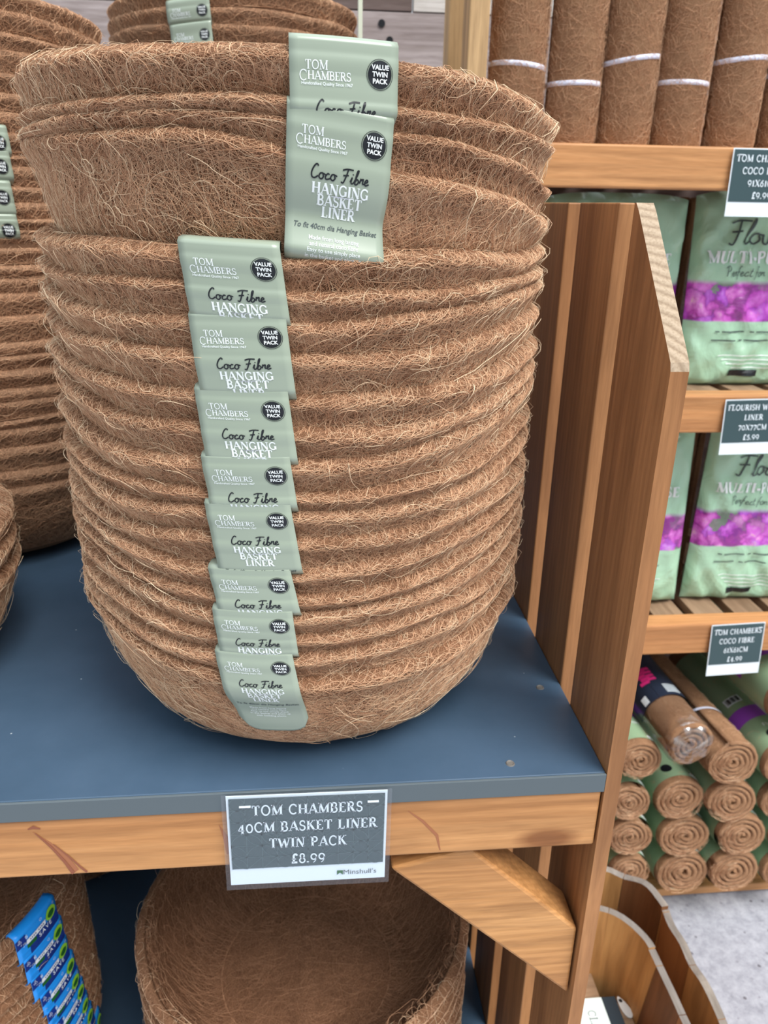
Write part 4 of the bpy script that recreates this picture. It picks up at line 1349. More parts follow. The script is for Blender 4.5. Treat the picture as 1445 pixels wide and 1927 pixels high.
def price_sign(tl, w, h, lines, label, foot=True, tilt=0.0, lean=0.0, laminate=0.0, white_h=0.19, ts=1.0, curl=0.0):
    """card hanging in front of a rail; tl = world top-left, x to the right along the rail"""
    c = Vector(tl) + Vector((w / 2, 0, -h / 2))
    root = empty('price_sign', c, label, 'price sign', 'price signs stapled to the rails')
    ct, st = math.cos(tilt), math.sin(tilt)
    def mp_(hh):
        def f(x, y):
            X, Z = x * ct - y * st, x * st + y * ct
            yy = -hh - lean * (h / 2 - y) - curl * (0.5 - y / h) ** 2 * (x / w - .3) * 0.5
            return np.array([X, yy, Z])
        return f
    card = decal('card', rect_grid(w, h, 12, 8), mp_(0.0), M['card'], root)
    md = card.modifiers.new('card', 'SOLIDIFY')
    md.thickness = 0.0006
    md.offset = 0
    card['label'] = 'white card edge and foot of the sign'
    m = w * 0.017
    gh = h * (1 - white_h) - m
    gy = h / 2 - m - gh / 2
    pn = decal('printed_panel', place([(rect_grid(w - 2 * m, gh, 12, 8), 0, gy)]), mp_(0.0009), M['teal'], root)
    pn['label'] = 'dark teal printed panel'
    if foot:
        decal('line_pattern', place([(ring_pattern(w - 2 * m, gh, w * 0.088, w * 0.0032), 0, gy)]), mp_(0.0012), M['teal_line'], root)
    n = len(lines)
    items = []
    ch = gh / 6.6 * ts
    wmax = max(max(q[0] for q in serif_text(t, ch, 1.05, 0.08)[0]) * 2 for t in lines)
    xs_ = min(1.0, (w - 2 * m) * 0.915 / wmax)
    for i, t in enumerate(lines):
        v, f = serif_text(t, ch, 1.05, 0.08)
        v = [(q[0] * xs_, q[1]) for q in v]
        items.append(((v, f), 0, gy + gh * (0.335 - 0.235 * i)))
    decal('lettering', place(items), mp_(0.0016), M['card'], root)
    if foot:
        decal('shop_name', place([(sans_text("Minshull's", h * 0.078, -0.004), w * 0.335, -h / 2 + h * 0.09)]), mp_(0.0010), M['grey_ink'], root)
        e = h * 0.026
        decal('logo', place([(([(-e, -e), (-e, e), (e, -e), (e, e), (0, 0)], [(0, 4, 1), (2, 3, 4), (1, 4, 3)]), w * 0.205, -h / 2 + h * 0.09)]), mp_(0.0010), M['deep_green'], root)
    sl = w * 0.07
    for sx in (-w * 0.385, w * 0.41):
        bm = bmesh.new()
        bmesh.ops.create_cube(bm, size=1)
        for v_ in bm.verts: v_.co = Vector((v_.co.x * sl, v_.co.y * 0.0012, v_.co.z * 0.0012))
        p = mp_(0.0020)(sx, gy + gh * 0.40)
        o = bm_obj('staple', bm, M['card'], root, p)
        o.rotation_euler = (0, -tilt, 0)
    if laminate:
        o = decal('laminate', rect_grid(w + 2 * laminate, h + 2 * laminate, 12, 8), mp_(0.0024), M['laminate'], root)
        o['label'] = 'clear laminate pouch around the card'
    return root


a, b, c, d = [ony(x, y, 0.5025) for x, y in ((424, 1499), (729, 1486), (723, 1650), (436, 1665))]
wS = float(np.linalg.norm(b - a))
hS = float((np.linalg.norm(a - d) + np.linalg.norm(b - c)) / 2)
cen = (a + b + c + d) / 4
tS = math.atan2(b[2] - a[2] + c[2] - d[2], b[0] - a[0] + c[0] - d[0])
price_sign((cen[0] - wS / 2, 0.5025, cen[2] + hS / 2), wS, hS, ['TOM CHAMBERS', '40CM BASKET LINER', 'TWIN PACK', '£8.99'],
           'laminated teal price sign for the 40cm basket liner stapled to front rail', tilt=tS, laminate=0.0035, ts=0.92)

# ------------------------------------------------------------------ right-hand shelving unit
YR = 1.28
unit = empty('shelving_unit', (1.0, 1.5, 0), 'orange pine shelving unit at right holding coir rolls and green bags', 'shelving unit')
def zy(px, py, Y=YR): return float(ony(px, py, Y)[2])
z_ut, z_ub = zy(1200, 272), zy(1200, 355)
z_mt, z_mb = zy(1300, 745), zy(1300, 815)
z_lt, z_lb = zy(1260, 1177), zy(1260, 1231)
XL, XE = 0.225, 1.9
for t, b in ((z_ut, z_ub), (z_mt, z_mb), (z_lt, z_lb)):
    box('rail', XL, XE, YR, YR + 0.045, b, t, M['pine_rear'], unit, 0.003)
for z in (z_ut, z_mt, z_lt):
    x = XL + 0.03
    while x < XE - 0.09:
        box('shelf_slat', x, x + 0.065, YR + 0.046, 1.78, z - 0.026, z - 0.006, M['slat'], unit, 0.0015)
        x += 0.0875
pl, pm, pr_ = ony(869, 60, YR + 0.02)[0], ony(882, 60, YR + 0.02)[0], ony(920, 60, YR + 0.02)[0]
box('post', pm, pr_, YR + 0.02, YR + 0.075, z_ut - 0.001 - 1.0, 2.4, M['pale_post'], unit, 0.002)
q0 = ony(841, 60, 1.72)[0]
box('post', q0, q0 + 0.05, 1.70, 1.76, 0, 2.4, M['pale_post'], unit, 0.002)
box('post', 1.84, 1.89, YR + 0.046, YR + 0.095, 0, 2.4, M['pale_post'], unit, 0.002)
box('post', 0.275, 0.315, YR + 0.046, YR + 0.085, 0, z_ut - 0.03, M['pale_post'], unit, 0.002)
box('back_board', 0.33, XE, 1.785, 1.80, 0.0, z_ut - 0.03, M['dark_plank'], unit, 0.001)

for args in ((1381, 278, ['TOM CHAMBERS', 'COCO FIBRE', '91X61CM', '£9.99'], 'teal price sign on the top rail of the right-hand shelving', 1363, 407, 0.0),
             (1367, 751, ['FLOURISH WOOL', 'LINER', '70X77CM', '£5.99'], 'teal price sign on the middle rail between two rows of green bags', 1352, 853, 0.02),
             (1342, 1175, ['TOM CHAMBERS', 'COCO FIBRE', '61X61CM', '£4.99'], 'teal price sign on the lowest rail above the rolled liners', 1327, 1267, 0.035)):
    x, y, lines, lab, x2, y2, tl_ = args
    p, p2 = ony(x, y, YR - 0.004), ony(x2, y2, YR - 0.004)
    price_sign(p, 0.112, p[2] - p2[2], lines, lab, foot=False, tilt=tl_, lean=0.06, ts=0.85, white_h=0.22)


# ------------------------------------------------------------------ coir rolls
def roll_mesh(name, R, Ln, turns, seed, fuzz=350, sq=0.0, fw_=0.0006):
    g = np.random.default_rng(int(seed * 100))
    pitch = R / (turns + 0.35)
    n = int(turns * 40)
    ph = np.linspace(0, 2 * PI * turns, n)
    jit = 0.05 * pitch * np.sin(ph * 3.1 + seed) + 0.07 * pitch * np.sin(ph * 1.7 + 2 * seed)
    tt_ = ph / (2 * PI)
    fr_ = np.clip((tt_ % 1 - 0.72) / 0.28, 0, 1)
    ro = R - (np.floor(tt_) + fr_ * fr_ * (3 - 2 * fr_)) * pitch + jit * np.clip(tt_, 0, 1)
    ri = ro - pitch * 0.88
    zc = [0.0, 0.004, Ln - 0.004, Ln]
    ins = [0.0016, 0, 0, 0.0016]
    V = []
    off = 0.004 * np.sin(ph * 0.9 + seed) * 0.5
    for z, i_ in zip(zc, ins):
        zz = np.full(n, z) + (off if z < Ln / 2 else -off)
        V.append(np.stack([(ro - i_) * np.cos(ph + seed), (ro - i_) * np.sin(ph + seed) * (1 - sq), zz], 1))
        V.append(np.stack([(ri + i_) * np.cos(ph + seed), (ri + i_) * np.sin(ph + seed) * (1 - sq), zz], 1))
    V = np.concatenate(V)
    a = np.arange(n - 1)
    o = lambda k: k * n
    Q = []
    for lv in range(3):
        u, w = o(2 * lv), o(2 * lv + 2)
        Q.append(np.c_[u + a, u + a + 1, w + a + 1, w + a])
        u, w = o(2 * lv + 1), o(2 * lv + 3)
        Q.append(np.c_[u + a, w + a, w + a + 1, u + a + 1])
    Q.append(np.c_[o(0) + a, o(1) + a, o(1) + a + 1, o(0) + a + 1])
    Q.append(np.c_[o(6) + a, o(6) + a + 1, o(7) + a + 1, o(7) + a])
    for e in (0, n - 1):
        for lv in range(3):
            Q.append(np.array([[o(2 * lv) + e, o(2 * lv + 2) + e, o(2 * lv + 3) + e, o(2 * lv + 1) + e]]))
    fb = []
    if fuzz:
        m = 5
        th = g.uniform(0, 2 * PI, fuzz)
        z = g.uniform(0, Ln, fuzz)
        a_ = g.uniform(0, PI, fuzz)
        ln = g.uniform(0.012, 0.035, fuzz)
        kp = g.normal(0, 0.4, fuzz)
        hh = g.uniform(0.0005, 0.002, fuzz)
        P = np.zeros((fuzz, m, 3))
        for i in range(m):
            r = R + 0.0002 + hh * math.sin(PI * (0.1 + 0.8 * i / (m - 1)))
            tt = (th + seed) % (2 * PI)
            fq = np.clip(((th % (2 * PI)) / (2 * PI) - 0.72) / 0.28, 0, 1)
            r = r - fq * fq * (3 - 2 * fq) * pitch
            P[:, i] = np.stack([r * np.cos(th + seed), r * np.sin(th + seed) * (1 - sq), np.clip(z, 0, Ln)], 1)
            th = th + np.cos(a_) * ln / (m - 1) / R
            z = z + np.sin(a_) * ln / (m - 1)
            a_ = a_ + kp
        nr = P.copy()
        nr[:, :, 2] = 0
        nr /= np.linalg.norm(nr, axis=2, keepdims=True)
        fb.append(tubes(P, nr, np.full(fuzz, fw_), 0.15 + 0.65 * g.beta(2.5, 1.8, fuzz)))
        # wisps across the rolled end, following the turns
        k = min(fuzz, 600)
        th, rr = g.uniform(0, 2 * PI, k), R * np.sqrt(g.uniform(0.02, 1, k))
        ln, dr, hz = g.uniform(0.006, 0.02, k), g.normal(0, 0.002, k), g.uniform(0.0002, 0.0022, k)
        P = np.zeros((k, m, 3))
        for i in range(m):
            P[:, i] = np.stack([rr * np.cos(th), rr * np.sin(th) * (1 - sq), 0.001 - hz * math.sin(PI * (0.1 + 0.8 * i / (m - 1)))], 1)
            th, rr = th + ln / (m - 1) / np.maximum(rr, 0.008), np.clip(rr + dr / (m - 1), 0.003, R)
        nr = np.zeros_like(P)
        nr[:, :, 2] = -1
        fb.append(tubes(P, nr, np.full(k, 0.0006), np.clip(g.beta(2, 2, k), 0, 1)))
    return big_mesh(name, V, np.concatenate(Q), np.zeros((0, 3), int), [M['coir_roll'], M['fibre']], fb)


def cyl_patch(R, t0, t1, z0, z1, sq=0.0, nt_=28, nz_=6):
    V = []
    for j in range(nz_ + 1):
        for i in range(nt_ + 1):
            t = t0 + (t1 - t0) * i / nt_
            V.append((R * math.cos(t), R * math.sin(t) * (1 - sq), z0 + (z1 - z0) * j / nz_))
    n = nt_ + 1
    F = [(j * n + i, j * n + i + 1, (j + 1) * n + i + 1, (j + 1) * n + i) for j in range(nz_) for i in range(nt_)]
    return V, F


def depth(p): return float(np.dot(np.array(p) - CAM, fw))


# standing rolls on the top shelf
YT = 1.352
zb0 = z_ut - 0.0055
for i, (x0, x1, yl, yr, sd) in enumerate(((921, 1026, 122, 135, 1), (1029, 1132, 163, 164, 2), (1131, 1237, 124, 110, 3), (1233, 1336, 160, 165, 4), (1339, 1439, 121, 113, 5), (1443, 1545, 145, 148, 6))):
    p = ony((x0 + x1) / 2, 115, YT)
    R = (x1 - x0) / 2 / FPX * depth(p) * 1.02
    me = roll_mesh('coir_roll', R, 0.75, 4, 2.6 + 0.35 * (sd % 3), 6000, 0.0, 0.00036)
    o = bpy.data.objects.new('coir_roll', me)
    o.location = (p[0], YT, zb0)
    COL.objects.link(o)
    tag(o, ['leftmost upright coir roll on the top shelf, beside the pale post', 'second upright coir roll from the pale post, white strap set low', 'third upright coir roll from the post, with sloping white strap',
            'fourth upright coir roll from the pale post on the top shelf', 'fifth upright coir roll from the post, above the top price sign', 'upright coir roll cut off by the right photo edge'][i],
        'coir roll', 'upright coir rolls on the top shelf')
    za_, zb2 = ony(x0, yl, YT - R * 0.6)[2] - zb0, ony(x1, yr, YT - R * 0.6)[2] - zb0
    V, F = cyl_patch(R + 0.0006, -PI - 0.6, 0.6, -0.0036, 0.0036, nt_=40, nz_=2)
    V = [(v[0], v[1], v[2] + (za_ + zb2) / 2 + (zb2 - za_) / 2 * v[0] / R + 0.004) for v in V]
    st = mesh_obj('strap', V, F, M['band'], o)
    st['label'] = 'narrow white strap'
    mdf = st.modifiers.new('t', 'SOLIDIFY')
    mdf.thickness = 0.001

# lying rolls in the bottom bay
YF = 1.195
AX = (-PI / 2 - 0.10, 0, 0)
LEAF = ([(0, 0), (.35, .22), (.7, .28), (1, .12), (1.1, -.1), (.8, -.26), (.4, -.24)], [(0, 1, 2, 3, 4, 5, 6)])


def lying_roll(px, py, rx, label, sleeve='green', seed=1, Y=YF, Ln=0.46, sq=0.08, turns=4.5, flowers=False, fuzz=500, barcode=False):
    p = ony(px, py, Y)
    R = rx / FPX * depth(p)
    me = roll_mesh('coir_roll', R, Ln, turns, seed * 1.7 + 1, fuzz, sq)
    o = bpy.data.objects.new('coir_roll', me)
    o.location = p
    o.rotation_euler = AX
    COL.objects.link(o)
    tag(o, label, 'coir roll', 'coir rolls lying in the bottom bay')
    if sleeve == 'green':
        V, F = cyl_patch(R + 0.0016, 0, 2 * PI, 0.016, Ln - 0.05, sq, 48, 2)
        s = mesh_obj('sleeve', V, F, M['pack_green'], o)
        s['label'] = 'printed green sleeve'
        # local y points down in the world: the upper side is at angle -90 degrees
        def mp(R2):
            def f(x, z): return (R2 * math.cos(-PI / 2 + x / R2), R2 * math.sin(-PI / 2 + x / R2) * (1 - sq), z)
            return f
        lf = ([(a * 0.026 + 0.020, b * 0.030 + 0.026) for a, b in LEAF[0]], LEAF[1])
        decal('leaf_mark', lf, mp(R + 0.0022), M['white'], s)
        decal('badge', place([(disc2(0.012, 20), -0.022, 0.045)]), mp(R + 0.0022), M['black'], s)
        if flowers:
            V, F = cyl_patch(R + 0.0024, -PI, 0, 0.105, 0.150, sq, 24, 2)
            mesh_obj('flower_band', V, F, M['purple'], s)
            decal('lettering', place([(sans_text('Flourish', 0.016), 0, 0.075)]), mp(R + 0.0024), M['white'], s)
        if barcode:
            decal('barcode_patch', place([(rect_grid(0.040, 0.026, 4, 2), -0.035, 0.185)]), mp(R + 0.0024), M['card'], s)
            bars = [(rect2(0.0012 + 0.0012 * ((i * 7) % 3), 0.018), -0.050 + 0.0036 * i, 0.185) for i in range(9)]
            decal('bars', place(bars), mp(R + 0.0030), M['black'], s)
    if sleeve == 'strap':
        V, F = cyl_patch(R + 0.002, 0, 2 * PI, 0.125, 0.133, sq, 40, 1)
        st = mesh_obj('strap', V, F, M['band'], o)
        st['label'] = 'narrow white strap'
    return o, R


lying_roll(1204, 1432, 43, 'coir roll end just right of the front board, in upper left of pile', seed=1, flowers=True)
lying_roll(1380, 1436, 49, 'large bare coir roll with white strap lying on top of pile', 'strap', 2, Y=YF - 0.01, sq=0.06, turns=5)
lying_roll(1488, 1440, 52, 'green sleeved coir roll with purple flowers at the right photo edge', seed=3, flowers=True, barcode=True)
lying_roll(1500, 1322, 56, 'topmost green sleeved coir roll with a barcode at right photo edge', seed=4, flowers=True, barcode=True, Y=YF + 0.04)
GR = [(1185, 1512, 40, 'second row coir roll half hidden by the front board'), (1281, 1506, 48, 'second row coir roll directly under the clear wrapped roll'), (1377, 1510, 49, 'second row coir roll directly under the white strapped roll'), (1476, 1506, 46, 'second row coir roll cut by the right photo edge'),
      (1187, 1577, 42, 'third row coir roll half hidden by the front board'), (1288, 1576, 50, 'third row coir roll, the middle one with widest spiral'), (1396, 1573, 47, 'third row coir roll tilted and showing green sleeve at left'), (1495, 1574, 46, 'third row coir roll cut by the right photo edge'),
      (1186, 1642, 39, 'bottom row coir roll behind the wooden tub rim'), (1284, 1644, 49, 'bottom row coir roll in the middle above the bare concrete'), (1380, 1640, 49, 'bottom row coir roll at right, its lower side over concrete'), (1478, 1638, 46, 'bottom row coir roll cut by the right photo edge')]
low = 9
for i, (x, y, r, lab) in enumerate(GR):
    o, R = lying_roll(x, y, r, lab, seed=10 + i, sq=0.08 + 0.05 * (i % 3) / 3, Y=YF + (0.012 if i % 2 else 0))
    o.rotation_euler = (-PI / 2 - 0.10, (0.25 if i % 3 == 2 else 0.1), 0)
    if i >= 8: low = min(low, o.location[2] - R * 0.92 - 0.045)
low = max(low, 0.02)
box('base_board', XL + 0.1, XE, YF + 0.065, 1.78, max(low - 0.022, 0.001), low, M['pine_rear'], unit, 0.002)
box('plinth', XL + 0.1, XE, YF + 0.08, YF + 0.11, 0.0, max(low - 0.022, 0.002), M['pine_rear'], unit, 0.001)

# clear-wrapped roll with a dark label
p = ony(1299, 1402, YF - 0.02)
Rw = 49 / FPX * depth(p)
o = bpy.data.objects.new('wrapped_coir_roll', roll_mesh('wrapped_coir_roll', Rw * 0.95, 0.42, 4, 3.3, 150))
o.location = p
o.rotation_euler = (-PI / 2, 0, 0.06)
COL.objects.link(o)
tag(o, 'coir roll in clear plastic with dark navy label and pink print', 'coir roll', 'coir rolls lying in the bottom bay')
pr = [(0.0, -0.012), (0.35, -0.0115), (0.7, -0.008), (0.92, 0.0), (1.0, 0.014), (1.02, 0.03), (1.01, 0.2), (1.01, 0.43)]
V, F = [], []
n = 40
for j, (rr, z) in enumerate(pr):
    for i in range(n):
        t = 2 * PI * i / n
        w_ = 1 + 0.02 * math.sin(5 * t + j) + 0.012 * math.sin(11 * t + 2 * j)
        V.append((Rw * rr * w_ * math.cos(t), Rw * rr * w_ * math.sin(t), z + (0.004 * math.sin(7 * t) if 0 < j < 4 else 0)))
F = [(j * n + i, (j + 1) * n + i, (j + 1) * n + (i + 1) % n, j * n + (i + 1) % n) for j in range(len(pr) - 1) for i in range(n)]
wr_ = mesh_obj('plastic_wrap', V, F, M['wrap'], o)
wr_['label'] = 'clear crinkled plastic wrap'
V, F = cyl_patch(Rw * 1.035, -PI - 0.25, 0.25, 0.095, 0.36, 0, 36, 4)
dl = mesh_obj('paper_label', V, F, M['dark_film'], o)
dl['label'] = 'dark navy printed label'
def mpw(x, z): return (Rw * 1.05 * math.cos(-PI / 2 + x / Rw), Rw * 1.05 * math.sin(-PI / 2 + x / Rw), z)
decal('pink_print', place([(rect_grid(0.020, 0.010, 3, 2), -0.030 + 0.006 * (i % 2), 0.150 + 0.011 * i) for i in range(5)] + [(rect_grid(0.016, 0.009, 3, 2), -0.012, 0.155 + 0.012 * i) for i in range(4)]), mpw, M['pink'], dl)
decal('white_print', place([(rect_grid(0.030, 0.0022, 5, 1), 0.012, 0.105 + 0.005 * i) for i in range(6)]), mpw, M['card'], dl)
decal('white_tag', place([(rect_grid(0.014, 0.022, 3, 2), -0.052, 0.11)]), mpw, M['card'], dl)
decal('lime_print', place([(rect_grid(0.026, 0.007, 4, 1), -0.024, 0.214)]), mpw, M['lime'], dl)


# ------------------------------------------------------------------ green bags
def bag(x0, x1, z0, z1, Y, th, label, seed, lean=0.05, text=True, tilt=0.0):
    w, h = x1 - x0, z1 - z0
    g = np.random.default_rng(seed)
    fr = g.uniform(12, 45, (8, 2))
    ph = g.uniform(0, 6.28, 8)
    def prof(u, v):
        e = max(0.0, (1 - abs(2 * u) ** 6) * (1 - abs(2 * v) ** 8)) ** 0.45
        wv = sum(math.sin(fr[i][0] * u + fr[i][1] * v * (1 if i % 2 else -1) + ph[i]) for i in range(8)) * 0.0013
        return th * 0.5 * e + wv * min(1, e * 2)
    ct, st = math.cos(tilt), math.sin(tilt)
    def front(u, v, hh=0.0, s=-1):
        x, z = u * w, (v + .5) * h
        sag = -0.010 * (1 - min(1, (0.5 - v) * 12)) * abs(2 * u) ** 4
        X, Z = x * ct - (z) * st, x * st + z * ct
        return (X, s * (prof(u, v) + hh) + lean * z, Z + sag)
    nu, nv = 30, 44
    V, F = [], []
    for s in (-1, 1):
        b = len(V)
        for j in range(nv + 1):
            for i in range(nu + 1):
                V.append(front(i / nu - .5, j / nv - .5, 0.0003, s))
        for j in range(nv):
            for i in range(nu):
                q = (b + j * (nu + 1) + i, b + j * (nu + 1) + i + 1, b + (j + 1) * (nu + 1) + i + 1, b + (j + 1) * (nu + 1) + i)
                F.append(q if s < 0 else q[::-1])
    o = mesh_obj('liner_bag', V, F, M['flower'], None, ((x0 + x1) / 2, Y, z0))
    tag(o, label, 'bag', 'green flower-printed liner bags')
    if text:
        def mp(hh):
            return lambda x, y: front(x / w, y / h, hh)
        decal('script_lettering', place([(script_text('Flourish', 0.042, 0.07), 0.0, h * 0.29)]), mp(0.003), M['grey_ink'], o)
        decal('title_lettering', place([(serif_text('MULTI-PURPOSE', 0.0205, 1.25, 0.05), 0.0, h * 0.175), (serif_text('LINER', 0.012, 1.2, 0.05), 0.0, -h * 0.9)]), mp(0.003), M['white'], o, -h * 0.5)
        decal('tagline', place([(script_text('Perfect for all pots', 0.018, 0.07), 0.0, h * 0.10)]), mp(0.003), M['grey_ink'], o)
        decal('small_print', place([(rect_grid(0.008 + 0.010 * ((i * 5) % 3), 0.0022, 2, 1), -0.07 + 0.022 * (i % 7) + 0.004 * (i // 7), -h * (0.205 + 0.045 * (i // 7))) for i in range(14)]), mp(0.003), M['grey_ink'], o)
        decal('white_small_print', place([(rect_grid(0.15 - 0.02 * i, 0.0016, 10, 1), 0.01, -h * (0.33 + 0.022 * i)) for i in range(4)]), mp(0.003), M['white'], o)
        decal('black_strip', place([(rect_grid(0.055, 0.012, 6, 2), -0.01, -h * 0.425)]), mp(0.003), M['black'], o)
    return o


YB = 1.40
zm, zl = z_mt - 0.0055, z_lt - 0.0055
x2 = ony(1297, 560, YB)[0]
bag(x2, x2 + 0.250, zm + 0.0005, z_ub + 0.004, YB, 0.055, 'green flower-printed bag under the top price sign at right', 1, 0.10)
bag(x2 - 0.285, x2 - 0.022, zm + 0.0005, z_ub - 0.004, YB + 0.01, 0.05, 'green flower-printed bag showing above the sawn board corner', 2, 0.02, text=True)
x4 = ony(1268, 1120, YB)[0]
bag(x4 + 0.012, x4 + 0.262, zl + 0.0005, z_mb - 0.022, YB, 0.05, 'green flower-printed bag under the middle price sign at right', 3, 0.03, tilt=-0.03)
bag(x4 - 0.275, x4 - 0.004, zl + 0.0005, z_mb - 0.028, YB - 0.01, 0.05, 'green flower-printed bag mostly hidden by the front board', 4, 0.03, tilt=0.03)
for (x, z0, z1, lab) in ((x2 - 0.012, zm, z_ub - 0.01, 'upright coir roll seen through the gap between upper green bags'), (x4 + 0.016, zl, z_mb - 0.02, 'upright coir roll seen through the gap between lower green bags')):
    o = bpy.data.objects.new('coir_roll', roll_mesh('coir_roll', 0.055, z1 - z0, 4, 5.5, 150))
    o.location = (x, 1.53, z0)
    COL.objects.link(o)
    tag(o, lab, 'coir roll', 'coir rolls behind the green bags')

# pale rod and thin strip behind the stacks
r0, r1 = ony(674, 40, 2.0)[0], ony(682, 40, 2.0)[0]
pp = box('pale_rod', r0, r1, 2.0, 2.012, 0, 2.6, M['cream'], None, 0.001)
tag(pp, 'thin cream upright strip standing before the grey plank wall', 'strip')

# ------------------------------------------------------------------ wooden tubs on the ground
def stave_mat():
    m = new_mat('tub_staves', (0.4, 0.2, 0.08), 0.6, 0.3)
    a = N(m, 'ShaderNodeAttribute')
    a.attribute_name = 'tone'
    c = ramp(m, a.outputs['Fac'], [(0.0, (0.14, 0.06, 0.028)), (0.3, (0.36, 0.16, 0.06)), (0.6, (0.56, 0.30, 0.11)), (1.0, (0.68, 0.40, 0.16))])
    t = N(m, 'ShaderNodeTexCoord')
    mp = N(m, 'ShaderNodeMapping')
    mp.inputs['Scale'].default_value = (1, 1, 0.12)
    n = N(m, 'ShaderNodeTexNoise', Scale=50.0, Detail=4.0, Distortion=0.5)
    L(m, t.outputs['Object'], mp.inputs['Vector'])
    L(m, mp.outputs[0], n.inputs['Vector'])
    c = mixc(m, 0.8, c, ramp(m, n.outputs[0], [(0.35, (0.7, 0.66, 0.62)), (0.6, (1.08, 1.06, 1.04))]), 'MULTIPLY')
    L(m, c, bsdf(m).inputs['Base Color'])
    return m


M['stave'] = stave_mat()
M['rim_grey'] = wood('weathered_rim', (0.17, 0.15, 0.14), (0.28, 0.25, 0.23), (0.46, 0.39, 0.32), 1, 0.85, knots=False)


def tub(x0, x1, y0, y1, rc, zr_, zf, z0, th, label, seed, rough, taper=0.0):
    g = random.Random(seed)
    root = empty('wooden_tub', ((x0 + x1) / 2, (y0 + y1) / 2, z0), label, 'tub', 'nested wooden tubs')
    # rounded-rectangle path, counter-clockwise
    path = []
    for cx, cy, a0 in ((x1 - rc, y1 - rc, 0), (x0 + rc, y1 - rc, 90), (x0 + rc, y0 + rc, 180), (x1 - rc, y0 + rc, 270)):
        for i in range(10):
            a = math.radians(a0 + 10 * i)
            path.append((cx + rc * math.cos(a), cy + rc * math.sin(a)))
    path.append(path[0])
    P = np.array(path)
    sg = np.r_[0, np.cumsum(np.linalg.norm(np.diff(P, axis=0), axis=1))]
    def at(s):
        s = s % sg[-1]
        return np.array([np.interp(s, sg, P[:, 0]), np.interp(s, sg, P[:, 1])])
    V, F, tone, mi = [], [], [], []
    s = 0.0
    R0_ = np.array(root.location)
    rn = [g.uniform(0, 6) for _ in range(6)]
    def rz(q): return zr_ + rough * (math.sin(17 * q + rn[0]) + 0.7 * math.sin(41 * q + rn[1]) + 0.5 * math.sin(83 * q + rn[2]))
    while s < sg[-1] - 1e-6:
        wd_ = min(g.uniform(0.065, 0.11), sg[-1] - s)
        t = 0.25 + 0.75 * g.random() if g.random() < 0.8 else 0.1
        k = max(3, int(wd_ / 0.012))
        b = len(V)
        for i in range(k + 1):
            q = s + 0.0006 + (wd_ - 0.0012) * i / k
            p = at(q)
            d = at(q + 0.002) - at(q - 0.002)
            d /= np.linalg.norm(d)
            nrm = np.array([d[1], -d[0]])
            for io, zz in ((0, z0), (0, rz(q)), (-th, rz(q) - 0.001), (-th, z0)):
                io = io - (taper if zz == z0 else 0.35 * rough * math.sin(60 * q + rn[3]))
                V.append((p[0] + nrm[0] * io - R0_[0], p[1] + nrm[1] * io - R0_[1], zz - R0_[2]))
                tone.append(t)
        for i in range(k):
            for j in range(4):
                F.append((b + 4 * i + j, b + 4 * (i + 1) + j, b + 4 * (i + 1) + (j + 1) % 4, b + 4 * i + (j + 1) % 4))
                mi.append(1 if j == 1 else 0)
        F += [(b, b + 1, b + 2, b + 3), (b + 4 * k + 3, b + 4 * k + 2, b + 4 * k + 1, b + 4 * k)]
        mi += [0, 0]
        s += wd_
    o = mesh_obj('stave_wall', V, F, [M['stave'], M['rim_grey']], root, smooth=False, midx=mi)
    at_ = o.data.attributes.new('tone', 'FLOAT', 'POINT')
    at_.data.foreach_set('value', tone)
    bm = bmesh.new()
    bm.from_mesh(o.data)
    bmesh.ops.recalc_face_normals(bm, faces=bm.faces)
    bm.to_mesh(o.data)
    bm.free()
    y = y0 + th + 0.004
    while y < y1 - th - 0.01:
        e = min(y + 0.085, y1 - th - 0.004)
        ins = th + 0.002 + taper * (zr_ - zf) / (zr_ - z0) + (rc * 0.45 if e > y1 - rc * 0.6 or y < y0 + rc * 0.6 else 0)
        box('floor_plank', x0 + ins, x1 - ins, y, e - 0.004, zf - 0.014, zf, M['rim_plank'], root, 0.001)
        y = e
    return root


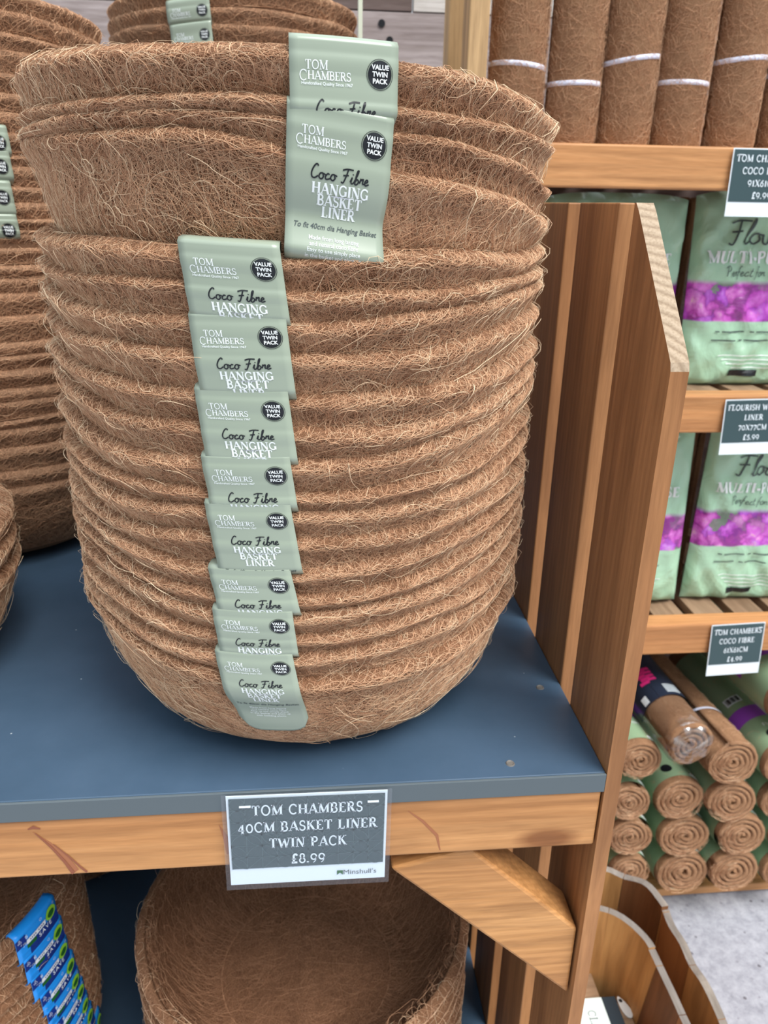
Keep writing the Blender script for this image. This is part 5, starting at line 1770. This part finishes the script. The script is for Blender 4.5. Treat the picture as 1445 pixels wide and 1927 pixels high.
M['rim_plank'] = wood('tub_floor_plank', (0.25, 0.15, 0.09), (0.36, 0.23, 0.14), (0.46, 0.32, 0.21), 0, 0.7, knots=False)
tub(0.272, 0.640, 0.36, 1.100, 0.11, 0.295, 0.03, 0.001, 0.013, 'outer long wooden tub with rough grey rim standing on the concrete', 4, 0.0045)
tub(0.300, 0.580, 0.40, 1.012, 0.10, 0.298, 0.15, 0.0305, 0.012, 'inner smaller wooden tub set inside the larger one by front board', 9, 0.0012, 0.026)

q = [onz(x, y, 0.182) for x, y in ((1094, 1881), (1131, 1876), (1157, 1875))]
yb0, yb1 = 0.60, float(q[1][1])
pb = empty('packet', ((q[0][0] + q[2][0]) / 2, (yb0 + yb1) / 2, 0.15), 'pale packet with dark band lying on the tub floor', 'packet')
box('carton', float(q[0][0]) - 0.04, float(q[1][0]), yb0, yb1, 0.1504, 0.182, M['box_white'], pb, 0.001)
dk = box('dark_band', float(q[1][0]) + 0.0003, float(q[2][0]), yb0, yb1, 0.1504, 0.182, M['box_dark'], pb, 0.001)
dk['label'] = 'dark slate side band'
def mpb(x, y):
    # text runs down the packet, towards the viewer
    cx, cy = float(q[0][0]) + 0.006, yb1 - 0.06
    return (cx + 0.010 + y - pb.location[0], cy - x - pb.location[1], 0.1826 - pb.location[2])
decal('lettering', place([(serif_text('CLASSIC', 0.014, 0.5, 0.08), 0.0, -0.006)]), mpb, M['grey_ink'], pb)
decal('print_bar', place([(rect2(0.07, 0.003), 0.03, 0.024)]), mpb, M['grey_ink'], pb)
lt = onz(1175, 1894, 0.153)
Vt = [(math.cos(2 * PI * i / 20) * 0.008 * (1 - 0.3 * math.sin(2 * PI * i / 20)), math.sin(2 * PI * i / 20) * 0.021, 0.0022) for i in range(20)]
tgp = mesh_obj('leaf_tag', Vt + [(a, b, 0.0006) for a, b, _ in Vt], [tuple(range(20)), tuple(range(39, 19, -1))] + [(i, i + 20, (i + 1) % 20 + 20, (i + 1) % 20) for i in range(20)], M['white'], None, (lt[0], lt[1], 0.15), smooth=False)
tgp.rotation_euler = (0, 0, 0.25)
tag(tgp, 'small white leaf-shaped tag lying beside the packet in the tub', 'tag')
decal('tag_spot', disc2(0.0035, 12), lambda x, y: (x, y + 0.012, 0.0026), M['black'], tgp)
